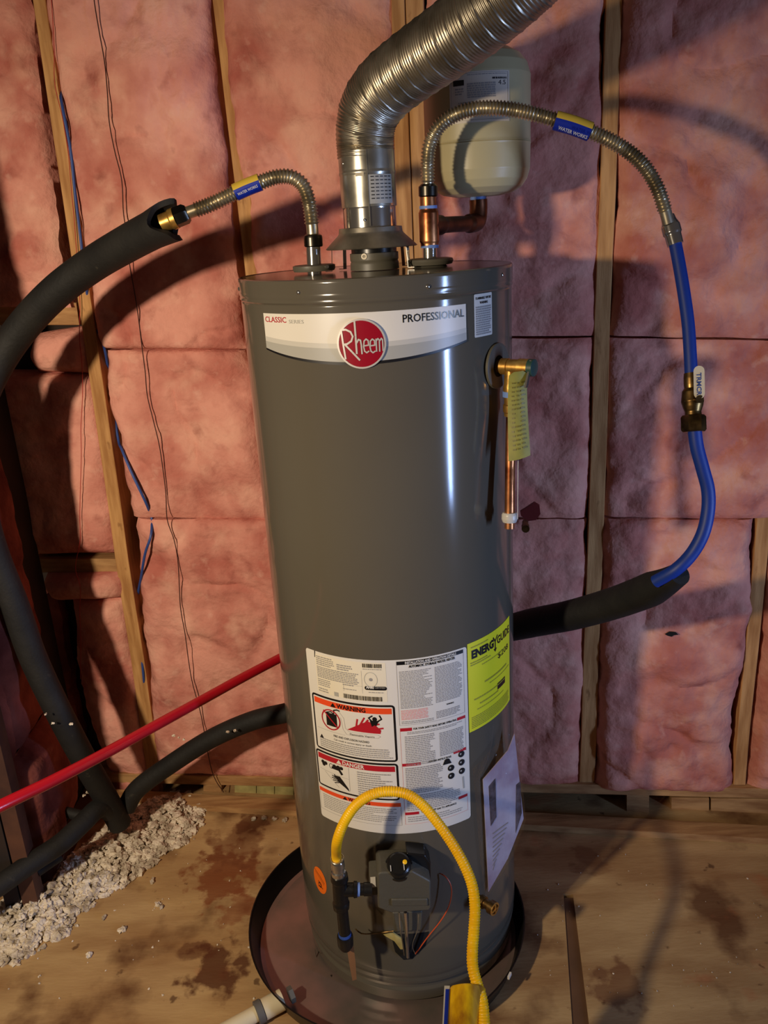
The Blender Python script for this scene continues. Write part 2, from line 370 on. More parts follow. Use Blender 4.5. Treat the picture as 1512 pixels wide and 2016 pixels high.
batt(wall_back, [(508, 704), (560, 1018)], [(786, 704), (800, 1018)], seed=10)
batt(wall_back, [(560, 1022), (610, 1530)], [(800, 1022), (815, 1538)], seed=11)
batt(wall_back, [(833, T), (838, 300), (846, 660)], [(1191, T), (1185, 300), (1172, 662)], seed=12, bulge=.026)
batt(wall_back, [(846, 664), (860, 1018)], [(1167, 666), (1156, 1020)], seed=13, bulge=.026)
batt(wall_back, [(860, 1022), (870, 1300), (880, 1540)], [(1153, 1024), (1150, 1300), (1141, 1546)], seed=14, bulge=.03)
batt(wall_back, [(1228, T), (1214, 300), (1203, 662)], [(1620, T), (1610, 300), (1600, 668)], seed=15, bulge=.03, rough=1.4)
batt(wall_back, [(1202, 666), (1190, 1017)], [(1600, 672), (1580, 1020)], seed=16, bulge=.03, rough=1.3)
batt(wall_back, [(1189, 1022), (1180, 1200), (1178, 1400), (1168, 1549)], [(1486, 1022), (1482, 1200), (1446, 1400), (1442, 1556)], seed=17, bulge=.045, rough=1.2)
batt(wall_back, [(1522, 1040), (1500, 1300), (1472, 1555)], [(1640, 1040), (1620, 1300), (1600, 1560)], seed=18, bulge=.04)

from mathutils.bvhtree import BVHTree
_v, _p = [], []
for ob in wall_back.children:
    if ob.name.startswith(('insulation_batt', 'stud')):
        k = len(_v); _v += [v.co+ob.location for v in ob.data.vertices]; _p += [[i+k for i in p.vertices] for p in ob.data.polygons]
BV = BVHTree.FromPolygons(_v, _p)
def onwall(x, y, lift=.006):
    p = pw(x, y, 0); h = BV.ray_cast(p+WN*.3, -WN, .32)
    d = .3-h[3] if h[0] else 0.
    return max(-.01, d)+lift
b = MB(); c_ = pw(1321, 1247, 0); d_ = onwall(1321, 1247, .001)
b.prism([pw(x, y, d_) for x, y in ((1309, 1248), (1318, 1243), (1330, 1244), (1335, 1249), (1326, 1250), (1322, 1253), (1314, 1251))], WN*.002); tag(b.build('dark_tear', M['dark'], wall_back), 'small dark tear in the insulation')
# ---- left wall (short return wall that ends beside the tank)
lw = MB(); X0 = -.985
lw.box((X0-.03, .31, 1.2), (.02, .25, 1.25))
wall_left = struct('wall_left', lw, M['sheath'])
xp = lambda x, y: onp(x, y, (-.985, 0, 0), V((1, 0, 0)))
def lbox(name, y0, y1, z0, z1, x0, x1, mk):
    b = MB(); b.box(((x0+x1)/2, (y0+y1)/2, (z0+z1)/2), ((x1-x0)/2, (y1-y0)/2, (z1-z0)/2)); return b.build(name, M[mk], wall_left)
def lbatt(y0, y1, z0, z1, seed, x=-.985, bulge=.04, mt='batt_shade'):
    mb = MB(); nu = max(4, int(abs(y1-y0)/.01)); nv = int((z1-z0)/.012); g = []
    for j in range(nv+1):
        row = []
        for i in range(nu+1):
            s, t = i/nu, j/nv; p = V((x, y0+(y1-y0)*s, z0+(z1-z0)*t)); q = p+V((seed, 0, seed))
            e = (1-math.exp(-min(s, 1-s)*abs(y1-y0)/.012))*(1-math.exp(-min(t, 1-t)*(z1-z0)/.015))
            p.x += (bulge+noise.fractal(q*5, .8, 2, 4)*.02)*e; row.append(mb.vert(p))
        g.append(row)
    for A, B in zip(g, g[1:]):
        for i in range(nu): mb.face((A[i], A[i+1], B[i+1], B[i]), 0, True)
    mb.build('insulation_batt', M[mt], wall_left)
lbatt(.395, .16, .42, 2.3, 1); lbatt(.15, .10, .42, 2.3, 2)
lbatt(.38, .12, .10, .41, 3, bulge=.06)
lbox('stud', .06, .10, 0, 2.3, -.99, -.95, 'dkwood')
lbox('bottom_plate', .06, .56, 0, .038, -.99, -.95, 'dkwood')

# ---- floor: plywood sheets with a gap between two of them
fl = MB(); fl.box((.3, -1.0, -.05), (3.2, 2.2, .02))
floor = struct('floor', fl, M['dark'])
yl = lambda x: .045-.14*(x-.39)
def sheet(P):
    b = MB(); b.prism([V((x, y, -.018)) for x, y in P], V((0, 0, .018))); return b.build('plywood_sheet', M['ply'], floor)
b = MB(); b.prism([V(q) for q in ((-.20, -3, -.012), (.10, -3, -.012), (.45, .03, -.012), (.36, .04, -.012))], V((0, 0, .008))); b.build('gap_filler', mat('brown_filler', (112, 80, 54), .8, var=.3), floor)  # brown filler board set just below the gap between the sheets
sheet([(-2.8, yl(-2.8)+.001), (3.4, yl(3.4)+.001), (3.4, 1.0), (-2.8, 1.6)])
sheet([(-2.8, -3), (-.118, -3), (.3905, yl(.39)), (-2.8, yl(-2.8))])
sheet([(.005, -3), (3.4, -3), (3.4, yl(3.4)), (.414, yl(.414))])

# ================================================================== DRAIN PAN
PC = V((-.0596, -.0399, 0))
pan = thing('drain_pan', 'round shallow metal drain pan under the grey water heater', 'pan', (PC.x, PC.y, 0))
b = MB(); b.lathe([(.003, .0005), (.003, .300), (.006, .310)], PC, seg=96, caps=False); b.build('pan_base', M['pan'], pan)
b = MB(); b.lathe([(.0015, .0005), (.0015, .312), (.0575, .330), (.0600, .3325), (.0605, .3300), (.0580, .3275), (.006, .3098)], PC, seg=96, caps=False); tag(b.build('pan_wall', M['panw'], pan), 'dark upright rim wall of the pan')
# white chip on the rim
e = pz(1043, 1920, .055)
b = MB(); b.box(pz(1003, 1921, .061), (.007, .0022, .004), (V((.5, .86, 0)), V((-.86, .5, 0)), V((0, 0, 1)))); b.build('rim_chip', M['white'], pan)

# ================================================================== WATER HEATER
wh = thing('water_heater', 'tall grey cylindrical gas water heater with white labels standing in a pan', 'water heater', (0, 0, .004))
b = MB()
b.lathe([(.012, .225), (.012, .247), (.040, .2495), (.047, .2455), (.056, .2455), (.062, .2515), (.072, .2530), (.078, .2510), (.088, .2535), (.10, .255), (1.512, .255), (1.514, .2535), (1.516, .2535)], (0, 0, 0), seg=160, caps=False)
b.build('jacket', M['jacket'], wh)
b = MB()
b.lathe([(1.514, .2545), (1.517, .2568), (1.5205, .2560), (1.5225, .2562), (1.526, .2575), (1.530, .2568), (1.5495, .2572), (1.5530, .2562), (1.5545, .2535), (1.5535, .2450), (1.5535, .0005)], (0, 0, 0), seg=160, caps=False)
b.build('top_cap', M['jacket'], wh)
for x, y in ((587, 576), (843, 564), (470, 569), (990, 541)):
    th, z = thz(x, y, .2575)
    if x == 470: th = -1.36; z = 1.536
    b = MB(); n = V((math.sin(th), -math.cos(th), 0)); b.lathe([(-.004, .0035), (.0006, .0038), (.0016, .0030), (.0022, .0010)], cyl(th, z, .2570), n, seg=12); b.build('screw', M['chrome'], wh)
# base feet and ring
b = MB(); b.lathe([(.005, .20), (.014, .205)], (0, 0, 0), seg=48); b.build('base_ring', M['iron'], wh)

# ---- surface printing on the cylinder
class CY:                                                        # surface on the jacket
    def __init__(s, r): s.r = r
    def uv(s, x, y): t, z = thz(x, y, s.r); return (t*s.r, z)
    def P(s, u, v, k=0.): return cyl(u/s.r, v, s.r+k)
    step = .012
class PL:                                                        # a flat surface: origin, horizontal, up, normal
    def __init__(s, o, n): s.n = V(n).normalized(); s.o = V(o); s.u = V((0, 0, 1)).cross(s.n).normalized(); s.v = s.n.cross(s.u)
    def uv(s, x, y): p = onp(x, y, s.o, s.n)-s.o; return (p.dot(s.u), p.dot(s.v))
    def P(s, u, v, k=0.): return s.o+s.u*u+s.v*v+s.n*k
    step = 1.
def rect(mb, sf, u0, v0, u1, v1, k, m=0, rad=0):
    n = max(1, int(abs(u1-u0)/sf.step)+1)
    if rad:                                                      # rounded rectangle
        pts = []
        for cx_, cy_, a0 in ((u1-rad, v1-rad, 0), (u0+rad, v1-rad, 90), (u0+rad, v0+rad, 180), (u1-rad, v0+rad, 270)):
            for q in range(4): a = math.radians(a0+q*30); pts.append((cx_+rad*math.cos(a), cy_+rad*math.sin(a)))
        poly(mb, sf, pts, k, m); return
    top = [mb.vert(sf.P(u0+(u1-u0)*i/n, v1, k)) for i in range(n+1)]; bot = [mb.vert(sf.P(u0+(u1-u0)*i/n, v0, k)) for i in range(n+1)]
    for i in range(n): mb.face((bot[i], bot[i+1], top[i+1], top[i]), m, True)
def strip(mb, sf, us, v0s, v1s, k, m=0):
    bot = [mb.vert(sf.P(u, v, k)) for u, v in zip(us, v0s)]; top = [mb.vert(sf.P(u, v, k)) for u, v in zip(us, v1s)]
    for i in range(len(us)-1): mb.face((bot[i], bot[i+1], top[i+1], top[i]), m, True)
def poly(mb, sf, pts, k, m=0):                                   # sliced so it hugs a curved surface
    us = [p[0] for p in pts]; u0, u1 = min(us), max(us); n = max(1, int((u1-u0)/sf.step)+1)
    def yr(u):
        ys = []
        for (a, b), (c, d) in zip(pts, pts[1:]+pts[:1]):
            if (a-u)*(c-u) <= 0 and a != c: ys.append(b+(d-b)*(u-a)/(c-a))
        return (min(ys), max(ys)) if ys else (0, 0)
    # use all vertex positions as cuts too
    cuts = sorted(set([u0+(u1-u0)*i/n for i in range(n+1)]+[round(x, 6) for x in us]))
    e = 1e-6; R = [yr(min(max(c, u0+e), u1-e)) for c in cuts]
    strip(mb, sf, cuts, [r[0] for r in R], [r[1] for r in R], k, m)
def line(mb, sf, pts, wd, k, m=0):
    for (a, b), (c, d) in zip(pts, pts[1:]):
        L = math.hypot(c-a, d-b); 
        if L < 1e-7: continue
        nx, ny = -(d-b)/L*wd/2, (c-a)/L*wd/2; ex, ey = (c-a)/L*wd*.3, (d-b)/L*wd*.3
        n = max(1, int(L/.01)); 
        for i in range(n):
            p, q = i/n, (i+1)/n
            A = (a-ex+(c-a+2*ex)*p, b-ey+(d-b+2*ey)*p); B = (a-ex+(c-a+2*ex)*q, b-ey+(d-b+2*ey)*q)
            mb.quad(sf.P(A[0]-nx, A[1]-ny, k), sf.P(B[0]-nx, B[1]-ny, k), sf.P(B[0]+nx, B[1]+ny, k), sf.P(A[0]+nx, A[1]+ny, k), m)
def ell(mb, sf, u, v, ru, rv, k, m=0, seg=28, hole=0.):
    P = [(math.cos(2*math.pi*i/seg), math.sin(2*math.pi*i/seg)) for i in range(seg)]
    if hole:
        o = [mb.vert(sf.P(u+ru*c, v+rv*s_, k)) for c, s_ in P]; n = [mb.vert(sf.P(u+ru*hole*c, v+rv*hole*s_, k)) for c, s_ in P]
        for i in range(seg): mb.face((n[i], o[i], o[(i+1) % seg], n[(i+1) % seg]), m, True)
    else: poly(mb, sf, [(u+ru*c, v+rv*s_) for c, s_ in P], k, m)
def text(mb, sf, s, u0, v0, u1, h, k, m=0, bold=0., shear=0.):
    """lettering from u0 to u1 on baseline v0, cap height h"""
    cu = bpy.data.curves.new('t', 'FONT'); cu.body = s; cu.size = 1; cu.offset = bold; cu.shear = shear; cu.resolution_u = 2
    ob = bpy.data.objects.new('t', cu); me = bpy.data.meshes.new_from_object(ob)
    xs = [v.co.x for v in me.vertices]; x0, x1 = min(xs), max(xs); ca = .70
    ids = [mb.vert(sf.P(u0+(v.co.x-x0)/(x1-x0)*(u1-u0), v0+v.co.y/ca*h, k)) for v in me.vertices]
    for p in me.polygons: mb.face([ids[i] for i in p.vertices], m)
    bpy.data.objects.remove(ob); bpy.data.curves.remove(cu); bpy.data.meshes.remove(me)
def fine(mb, sf, u0, v0, u1, v1, n, k, m=0, fill=.5, rag=.25, wl=(.0022, .0070)):
    """n rows of unreadably small words, v1 at the top"""
    dv = (v1-v0)/n
    for i in range(n):
        v = v1-(i+.5)*dv; end = u1-(u1-u0)*rag*random.random()**2; u = u0
        while u < end-.001:
            wd = min(random.uniform(*wl), end-u); rect(mb, sf, u, v-dv*fill/2, u+wd, v+dv*fill/2, k, m); u += wd+.0011
def barcode(mb, sf, u0, v0, u1, v1, k, m):
    u = u0
    while u < u1: wd = random.choice((.0006, .0011, .0018)); rect(mb, sf, u, v0, u+wd, v1, k, m); u += wd+random.choice((.0006, .0010))

# banner
B1 = CY(TR+.0006); uvs = B1.uv
uL, vT = uvs(518, 614); uR, vTR = uvs(917, 601); vT = 1.500; vB = 1.4405
b = MB(); n = 40; us = [uL+(uR-uL)*i/n for i in range(n+1)]
cur = lambda t, e, mdp: e-(mdp)*(1-(2*t-1)**2)
ts = [i/n for i in range(n+1)]
strip(b, B1, us, [cur(t, vB, .0205) for t in ts], [vT]*(n+1), 0, 0)
strip(b, B1, us, [cur(t, vB, .0205) for t in ts], [cur(t, vB+.0205, .010) for t in ts], .0002, 1)
strip(b, B1, us, [cur(t, vB, .0205) for t in ts], [cur(t, vB+.0125, .010) for t in ts], .0003, 2)
strip(b, B1, us, [cur(t, vB-.0025, .0225) for t in ts], [cur(t, vB+.0005, .0205) for t in ts], .0004, 3)
ban = tag(b.build('banner_label', [M['white'], M['lgrey'], M['mgrey'], M['black']], wh), 'white and grey banner label across the top of the tank')
b = MB()
u0, v0 = uvs(523, 632); u1, _ = uvs(563, 634); text(b, B1, 'CLASSIC', u0, v0-.0012, u1+.001, .0092, .0005, 0, .008); b.build('lettering', M['red'], ban); b = MB()
u0, _ = uvs(569, 634); u1, _ = uvs(598, 634); text(b, B1, 'SERIES', u0, v0-.0022, u1, .0062, .0005, 0); b.build('lettering', M['mgrey'], ban); b = MB()
u0, v0 = uvs(793, 635); u1, _ = uvs(913, 625); text(b, B1, 'PROFESSIONAL', u0, v0, u1, .0125, .0005, 0, .012)
b.build('lettering', M['dkmetal'], ban)
# emblem
B2 = CY(TR+.004); eu, ev = B2.uv(711.5, 677)
b = MB(); seg = 48; er = .0405; eru = .0405
ro = [b.vert(cyl((eu+eru*math.cos(2*math.pi*i/seg))/B2.r, ev+er*math.sin(2*math.pi*i/seg), B2.r+.001)) for i in range(seg)]
rb = [b.vert(cyl((eu+eru*1.0*math.cos(2*math.pi*i/seg))/B2.r, ev+er*1.0*math.sin(2*math.pi*i/seg), TR)) for i in range(seg)]
for i in range(seg): b.face((rb[i], rb[(i+1) % seg], ro[(i+1) % seg], ro[i]), 0, True)
ell(b, B2, eu, ev, eru, er, .0010, 0, seg, hole=.93)
ell(b, B2, eu, ev, eru*.95, er*.95, .0004, 1, seg)
emb = tag(b.build('round_emblem', [M['silver'], M['crimson']], wh), 'raised crimson round badge with a silver edge')
b = MB()
def cpx(x, y): return B2.uv(440+x*.19841, 460+y*.19841)
def cpr(x, y): return B2.uv(740+x*.19841, 460+y*.19841)
K = .0014; wd = .0030
line(b, B2, [cpx(x, y) for x, y in ((1168, 955), (1190, 1100), (1214, 1240))], wd, K)
line(b, B2, [cpx(x, y) for x, y in ((1168, 955), (1215, 952), (1262, 975), (1284, 1020), (1270, 1065), (1228, 1095), (1205, 1098), (1270, 1165), (1352, 1252))], wd, K)
line(b, B2, [cpx(x, y) for x, y in ((1300, 870), (1312, 1020), (1324, 1188))], wd, K)
line(b, B2, [cpx(x, y) for x, y in ((1322, 1085), (1340, 1050), (1360, 1058), (1368, 1100), (1376, 1190))], wd*.85, K)
for ox in (0, 62):
    line(b, B2, [cpx(x+ox, y) for x, y in ((1400, 1112), (1440, 1105), (1436, 1060), (1415, 1045), (1396, 1065), (1392, 1120), (1402, 1165), (1422, 1180), (1444, 1165))], wd*.75, K)
for pl in (((2, 1045), (8, 1165)), ((2, 1065), (20, 1040), (34, 1055), (38, 1165)), ((36, 1065), (54, 1038), (66, 1052), (72, 1160))):
    line(b, B2, [cpr(*q) for q in pl], wd*.75, K)
b.build('lettering', M['silver'], emb)
# small white warning sticker upper right
B3 = CY(TR+.0006)
(u0, v1), (u1, v0) = B3.uv(933, 580), B3.uv(969, 658)
b = MB(); rect(b, B3, u0, v0, u1, v1, 0, 0, rad=.002)
text(b, B3, 'FLAMMABLE VAPORS', u0+.004, v1-.009, u1-.003, .004, .0004, 1, .03); text(b, B3, 'WARNING', u0+.014, v1-.0165, u1-.013, .004, .0004, 1, .03)
fine(b, B3, u0+.004, v0+.003, u1-.003, v1-.020, 13, .0004, 2, fill=.7, rag=.15)
tag(b.build('text_sticker', [M['white'], M['black'], M['fine']], wh), 'small white printed sticker near the top right')

# main rating / warning label
B4 = CY(TR+.0006); q = B4.uv
LU0, LU1 = q(602, 1277)[0], q(922, 1420)[0]; LV1, LV0 = .864, .468
b = MB(); mats = [M['white'], M['black'], M['fine'], M['red'], M['orange'], M['cream'], M['fine2'], M['mgrey']]
rect(b, B4, LU0, LV0, LU1, LV1, 0, 0, rad=.006)
rl = tag(b.build('instruction_label', [M['white']], wh), 'big white instruction and warning label on the lower front')
b = MB()
c1 = lambda x, y: q(595+x*190/1512, 1270+y*190/1512)
c2 = lambda x, y: q(770+x*160/1290, 1270+y*160/1290)
c3 = lambda x, y: q(610+x*320/1512, 1470+y*320/1512)
def R1(f, x0, y0, x1, y1, k, m, rad=0):                          # y measured at the middle of the piece
    (ua, _), (ub, _) = f(x0, (y0+y1)/2), f(x1, (y0+y1)/2); xm = (x0+x1)/2
    rect(b, B4, ua, f(xm, y1)[1], ub, f(xm, y0)[1], k, m, rad)
K1 = .0003; K2 = .0006
line(b, B4, [c1(195, 90), c1(198, 180)], .0022, K1, 1)
# cream rating sticker
(ua, va), (ub, _) = c1(205, 230), c1(1310, 400); vb = c1(760, 850)[1]; va = c1(760, 250)[1]
rect(b, B4, ua, vb, ub, va, K1, 5)
W_ = ub-ua; H_ = va-vb
def g(fu, fv): return ua+W_*fu, vb+H_*(1-fv)
def fr(fu0, fv0, fu1, fv1, n, m=2, **k): (a_, b_), (c_, d_) = g(fu0, fv1), g(fu1, fv0); fine(b, B4, a_, b_, c_, d_, n, K2, m, **k)
fr(.02, .03, .30, .28, 5, fill=.55); fr(.34, .12, .56, .28, 3, fill=.6); fr(.02, .30, .64, .60, 7, fill=.6, rag=.1); fr(.02, .62, .26, .82, 4); fr(.02, .86, .20, .98, 2)
fr(.41, .60, .62, .66, 1); fr(.41, .72, .60, .76, 1)
x0, y0 = g(.70, .13); x1, y1 = g(.95, .03); barcode(b, B4, x0, y0, x1, y1, K2, 1)
fr(.70, .15, .95, .19, 1)
for p0, p1 in (((.68, .22), (.68, .80)), ((.42, .62), (.42, .80)), ((.42, .62), (.68, .62))): line(b, B4, [g(*p0), g(*p1)], .0004, K2, 2)
x_, y_ = g(.80, .43); ell(b, B4, x_, y_, .0035, .0035, K2, 2); ell(b, B4, x_, y_, .013, .016, K2, 7, hole=.93)
x0, y0 = g(.71, .70); x1, y1 = g(1.0, .60); rect(b, B4, x0, y0, x1, y1, K2, 1, rad=.004)
text(b, B4, 'AHRI', x0+.003, y0+.0035, x0+.018, .0055, .0009, 0, .05); text(b, B4, 'CERTIFIED', x0+.020, y0+.0040, x1-.003, .0038, .0009, 7)
fr(.76, .74, .96, .78, 1)
x0, y0 = g(.41, .985); x1, y1 = g(.93, .87); barcode(b, B4, x0, y0, x1, y1, K2, 1)
x0, y0 = g(.27, .99); x1, y1 = g(.335, .88); rect(b, B4, x0, y0, x1, y1, K2, 7)
# WARNING panel
def panel(ua, vb, ub, va, wd_=.0042, rad=.007):
    rect(b, B4, ua, vb, ub, va, K1, 1, rad); rect(b, B4, ua+wd_, vb+wd_, ub-wd_, va-wd_, K2, 0, rad*.4)
ua, ub = c1(158, 800)[0], c1(1470, 1300)[0]; va = c1(800, 905)[1]; vb = c1(800, 1775)[1]
panel(ua, vb, ub, va); W_, H_ = ub-ua, va-vb
def g(fu, fv): return ua+W_*fu, vb+H_*(1-fv)
def gp(pts, m, k=.0009): poly(b, B4, [g(*p) for p in pts], k, m)
def gl_(pts, wd_, m, k=.0010): line(b, B4, [g(*p) for p in pts], wd_, k, m)
x0, y0 = g(.035, .155); x1, y1 = g(.965, .055); rect(b, B4, x0, y0, x1, y1, .0008, 4)
x0, y0 = g(.34, .142); x1, _ = g(.68, .1); text(b, B4, 'WARNING', x0, y0, x1, .0095, .0012, 1, .03)
gp([(.26, .145), (.295, .07), (.33, .145)], 1, .0012)
# no petrol sign
gp([(.19, .27), (.33, .27), (.33, .50), (.19, .50)], 1); gl_([(.20, .27), (.26, .24), (.29, .27)], .0025, 1); gl_([(.29, .30), (.30, .20), (.34, .18), (.37, .19)], .0028, 1)
gl_([(.16, .25), (.34, .50)], .0026, 3, .0014); x_, y_ = g(.25, .385); ell(b, B4, x_, y_, .0225, .0235, .0013, 3, hole=.88)
gl_([(.37, .21), (.42, .30), (.43, .47), (.47, .52), (.80, .52)], .0005, 2); gl_([(.80, .58), (.44, .58), (.40, .50), (.38, .30)], .0005, 2)
gl_([(.80, .52), (.83, .55), (.80, .58)], .0005, 2)
gp([(.45, .49), (.52, .43), (.58, .38), (.64, .33), (.70, .29), (.76, .33), (.80, .38), (.84, .44), (.83, .50)], 3)
for fl_ in (((.56, .42), (.58, .28)), ((.60, .39), (.66, .24)), ((.64, .38), (.70, .27)), ((.74, .36), (.82, .33)), ((.78, .42), (.86, .40))): gl_(fl_, .0036, 3)
x_, y_ = g(.775, .245); ell(b, B4, x_, y_, .0045, .0048, .0012, 1)
gp([(.72, .27), (.83, .27), (.79, .33), (.81, .38), (.77, .35), (.74, .38), (.745, .33)], 1, .0012); gl_([(.74, .28), (.71, .23), (.75, .19)], .0028, 1, .0012); gl_([(.81, .28), (.85, .24), (.83, .18)], .0028, 1, .0012)
x0, y0 = g(.48, .575); x1, _ = g(.76, 0); text(b, B4, 'Flammable Vapors', x0, y0, x1, .0042, .0010, 1)
x0, y0 = g(.27, .68); x1, _ = g(.70, 0); text(b, B4, 'FIRE AND EXPLOSION HAZARD', x0, y0, x1, .0048, .0010, 1, .01)
x0, y0 = g(.27, .74); x1, _ = g(.72, 0); text(b, B4, 'Can result in serious injury or death', x0, y0, x1, .0040, .0010, 1)
gl_([(.05, .60), (.42, .60)], .0005, 2)
gp([(.07, .78), (.10, .71), (.13, .78)], 1)
(x0, y0), (x1, y1) = g(.07, .945), g(.95, .765); fine(b, B4, x0, y0, x1, y1, 5, .0010, 2, fill=.5, rag=.1)
# DANGER panel
ua, ub = c3(75, 200)[0], c3(828, 300)[0]; va = c3(450, 132)[1]; vb = c3(450, 468)[1]
panel(ua, vb, ub, va); W_, H_ = ub-ua, va-vb
x0, y0 = g(.035, .22); x1, y1 = g(.965, .075); rect(b, B4, x0, y0, x1, y1, .0008, 3)
x0, y0 = g(.37, .195); x1, _ = g(.63, .1); text(b, B4, 'DANGER', x0, y0, x1, .0090, .0012, 0, .03)
gp([(.29, .20), (.325, .09), (.36, .20)], 0, .0012)
for cx_, cy_, r_ in ((.10, .30, .0045), (.14, .31, .0042), (.11, .36, .004), (.26, .31, .0045), (.31, .32, .0055), (.35, .31, .004)):
    x_, y_ = g(cx_, cy_); ell(b, B4, x_, y_, r_, r_, .0010, 1, 14)
gl_([(.23, .36), (.32, .37), (.35, .47)], .0055, 1); x_, y_ = g(.215, .33); ell(b, B4, x_, y_, .005, .006, .0010, 1, 16, hole=.8)
gp([(.24, .56), (.32, .55), (.36, .65), (.42, .82), (.43, .90), (.38, .82), (.30, .72)], 1)
for a_, c_ in (((.26, .62), (.22, .58)), ((.27, .66), (.215, .64)), ((.29, .70), (.23, .70)), ((.30, .73), (.25, .76)), ((.27, .60), (.25, .54))): gl_((a_, c_), .0022, 1)
for a_, c_ in (((.05, .50), (.44, .56)), ((.44, .24), (.44, .88)), ((.12, .54), (.30, .86))): gl_((a_, c_), .0005, 2)
(x0, y0), (x1, y1) = g(.54, .93), g(.93, .27); fine(b, B4, x0, y0, x1, y1, 11, .0010, 2, fill=.5, rag=.4)
# lower orange WARNING strip
ua, ub = c3(100, 450)[0], c3(852, 600)[0]; va = c3(480, 497)[1]; vb = c3(480, 700)[1]; W_, H_ = ub-ua, va-vb
x0, y0 = g(0, .17); x1, y1 = g(1, 0); rect(b, B4, x0, y0, x1, y1, K1, 4)
x0, y0 = g(.40, .15); x1, _ = g(.66, 0); text(b, B4, 'WARNING', x0, y0, x1, .0075, K2, 1, .03); gp([(.33, .155), (.36, .02), (.39, .155)], 1, K2)
for p in ((((0, .17), (0, 1), (1, 1), (1, .17)))[i:i+2] for i in range(3)): gl_(p, .0006, 2, K1)
(x0, y0), (x1, y1) = g(.05, .90), g(.95, .24); fine(b, B4, x0, y0, x1, y1, 8, K1, 2, fill=.4, rag=.3)
# right column, installation box
ua, ub = c2(82, 300)[0], c2(1155, 600)[0]; va = c2(600, 205)[1]; vb = c2(640, 1215)[1]; W_, H_ = ub-ua, va-vb
x0, y0 = g(0, .055); x1, y1 = g(1, 0); rect(b, B4, x0, y0, x1, y1, K1, 1)
x0, y0 = g(.12, .045); x1, _ = g(.88, 0); text(b, B4, 'INSTALLATION AND OPERATION DETAILS', x0, y0, x1, .0050, K2, 0, .03)
x0, y0 = g(.17, .105); x1, _ = g(.86, 0); text(b, B4, 'AUTOMATIC STORAGE WATER HEATER', x0, y0, x1, .0052, K2, 1, .03)
for p in ((((0, 0), (0, 1), (1, 1), (1, 0)))[i:i+2] for i in range(3)): gl_(p, .0006, 2, K1)
(x0, y0), (x1, y1) = g(.03, .74), g(.50, .15); fine(b, B4, x0, y0, x1, y1, 26, K1, 2, fill=.55, rag=.3)
(x0, y0), (x1, y1) = g(.54, .72), g(.97, .15); fine(b, B4, x0, y0, x1, y1, 26, K1, 2, fill=.6, rag=.15)
(x0, y0), (x1, y1) = g(.03, .92), g(.42, .76); fine(b, B4, x0, y0, x1, y1, 8, K1, 6, fill=.6, rag=.1)
(x0, y0), (x1, y1) = g(.03, .985), g(.50, .935); fine(b, B4, x0, y0, x1, y1, 2, K1, 2)
(x0, y0), (x1, y1) = g(.54, .97), g(.93, .85); fine(b, B4, x0, y0, x1, y1, 5, K1, 2, fill=.6)
x0, y0 = g(.70, .79); x1, _ = g(.82, 0); text(b, B4, 'WARNING', x0, y0, x1, .0032, K1, 1, .03)
# safety section
ua, ub = c2(145, 1400)[0], c2(1185, 1500)[0]; va = c2(640, 1262)[1]; vb = c2(640, 1900)[1]; W_, H_ = ub-ua, va-vb
for x0_, x1_, y0_, y1_ in ((0, .17, 0, .08), (.86, 1, 0, .07)):
    (x0, y0), (x1, y1) = g(x0_, y1_), g(x1_, y0_); rect(b, B4, x0, y0, x1, y1, K1, 3)
x0, y0 = g(.19, .06); x1, _ = g(.85, 0); text(b, B4, 'FOR YOUR SAFETY READ BEFORE OPERATING', x0, y0, x1, .0042, K1, 1, .03)
(x0, y0), (x1, y1) = g(.06, .95), g(.50, .20); fine(b, B4, x0, y0, x1, y1, 17, K1, 2, fill=.55, rag=.2)
(x0, y0), (x1, y1) = g(.57, .84), g(.97, .24); fine(b, B4, x0, y0, x1, y1, 15, K1, 2, fill=.62, rag=.1)
(x0, y0), (x1, y1) = g(.10, .17), g(.96, .10); fine(b, B4, x0, y0, x1, y1, 2, K1, 2, fill=.5)
gl_([(0, .08), (0, 1)], .0006, 6, K1); gl_([(1, .07), (1, .90)], .0006, 2, K1)
# lighting instructions
ua, ub = c3(862, 200)[0], c3(1462, 300)[0]; va = c3(1100, 132)[1]; vb = c3(1150, 690)[1]; W_, H_ = ub-ua, va-vb
for x0_, x1_, y0_, y1_, in ((0, .27, 0, .045), (.78, 1, -.05, -.005), (0, .21, .80, .845), (.84, 1, .72, .765)):
    (x0, y0), (x1, y1) = g(x0_, y1_), g(x1_, y0_); rect(b, B4, x0, y0, x1, y1, K1, 3)
x0, y0 = g(.38, .03); x1, _ = g(.74, 0); text(b, B4, 'LIGHTING INSTRUCTIONS', x0, y0, x1, .0042, K1, 1, .03)
x0, y0 = g(.24, .825); x1, _ = g(.80, 0); text(b, B4, 'TO TURN OFF GAS TO APPLIANCE', x0, y0, x1, .0042, K1, 1, .03)
(x0, y0), (x1, y1) = g(.04, .50), g(.60, .07); fine(b, B4, x0, y0, x1, y1, 15, K1, 2, fill=.6, rag=.15)
(x0, y0), (x1, y1) = g(.04, .78), g(.88, .52); fine(b, B4, x0, y0, x1, y1, 9, K1, 2, fill=.55, rag=.2)
(x0, y0), (x1, y1) = g(.04, .97), g(.95, .87); fine(b, B4, x0, y0, x1, y1, 3, K1, 2, fill=.4, rag=.4)
gl_([(0, .04), (0, 1), (1, 1), (1, .77)], .0006, 6, K1)
for cx_, cy_ in ((.91, .035), (.91, .17), (.91, .31), (.73, .20), (.73, .33)):
    x_, y_ = g(cx_, cy_); ell(b, B4, x_, y_, .0072, .0072, K2, 1, 18); ell(b, B4, x_-.002, y_+.001, .002, .0022, .0009, 7, 10)
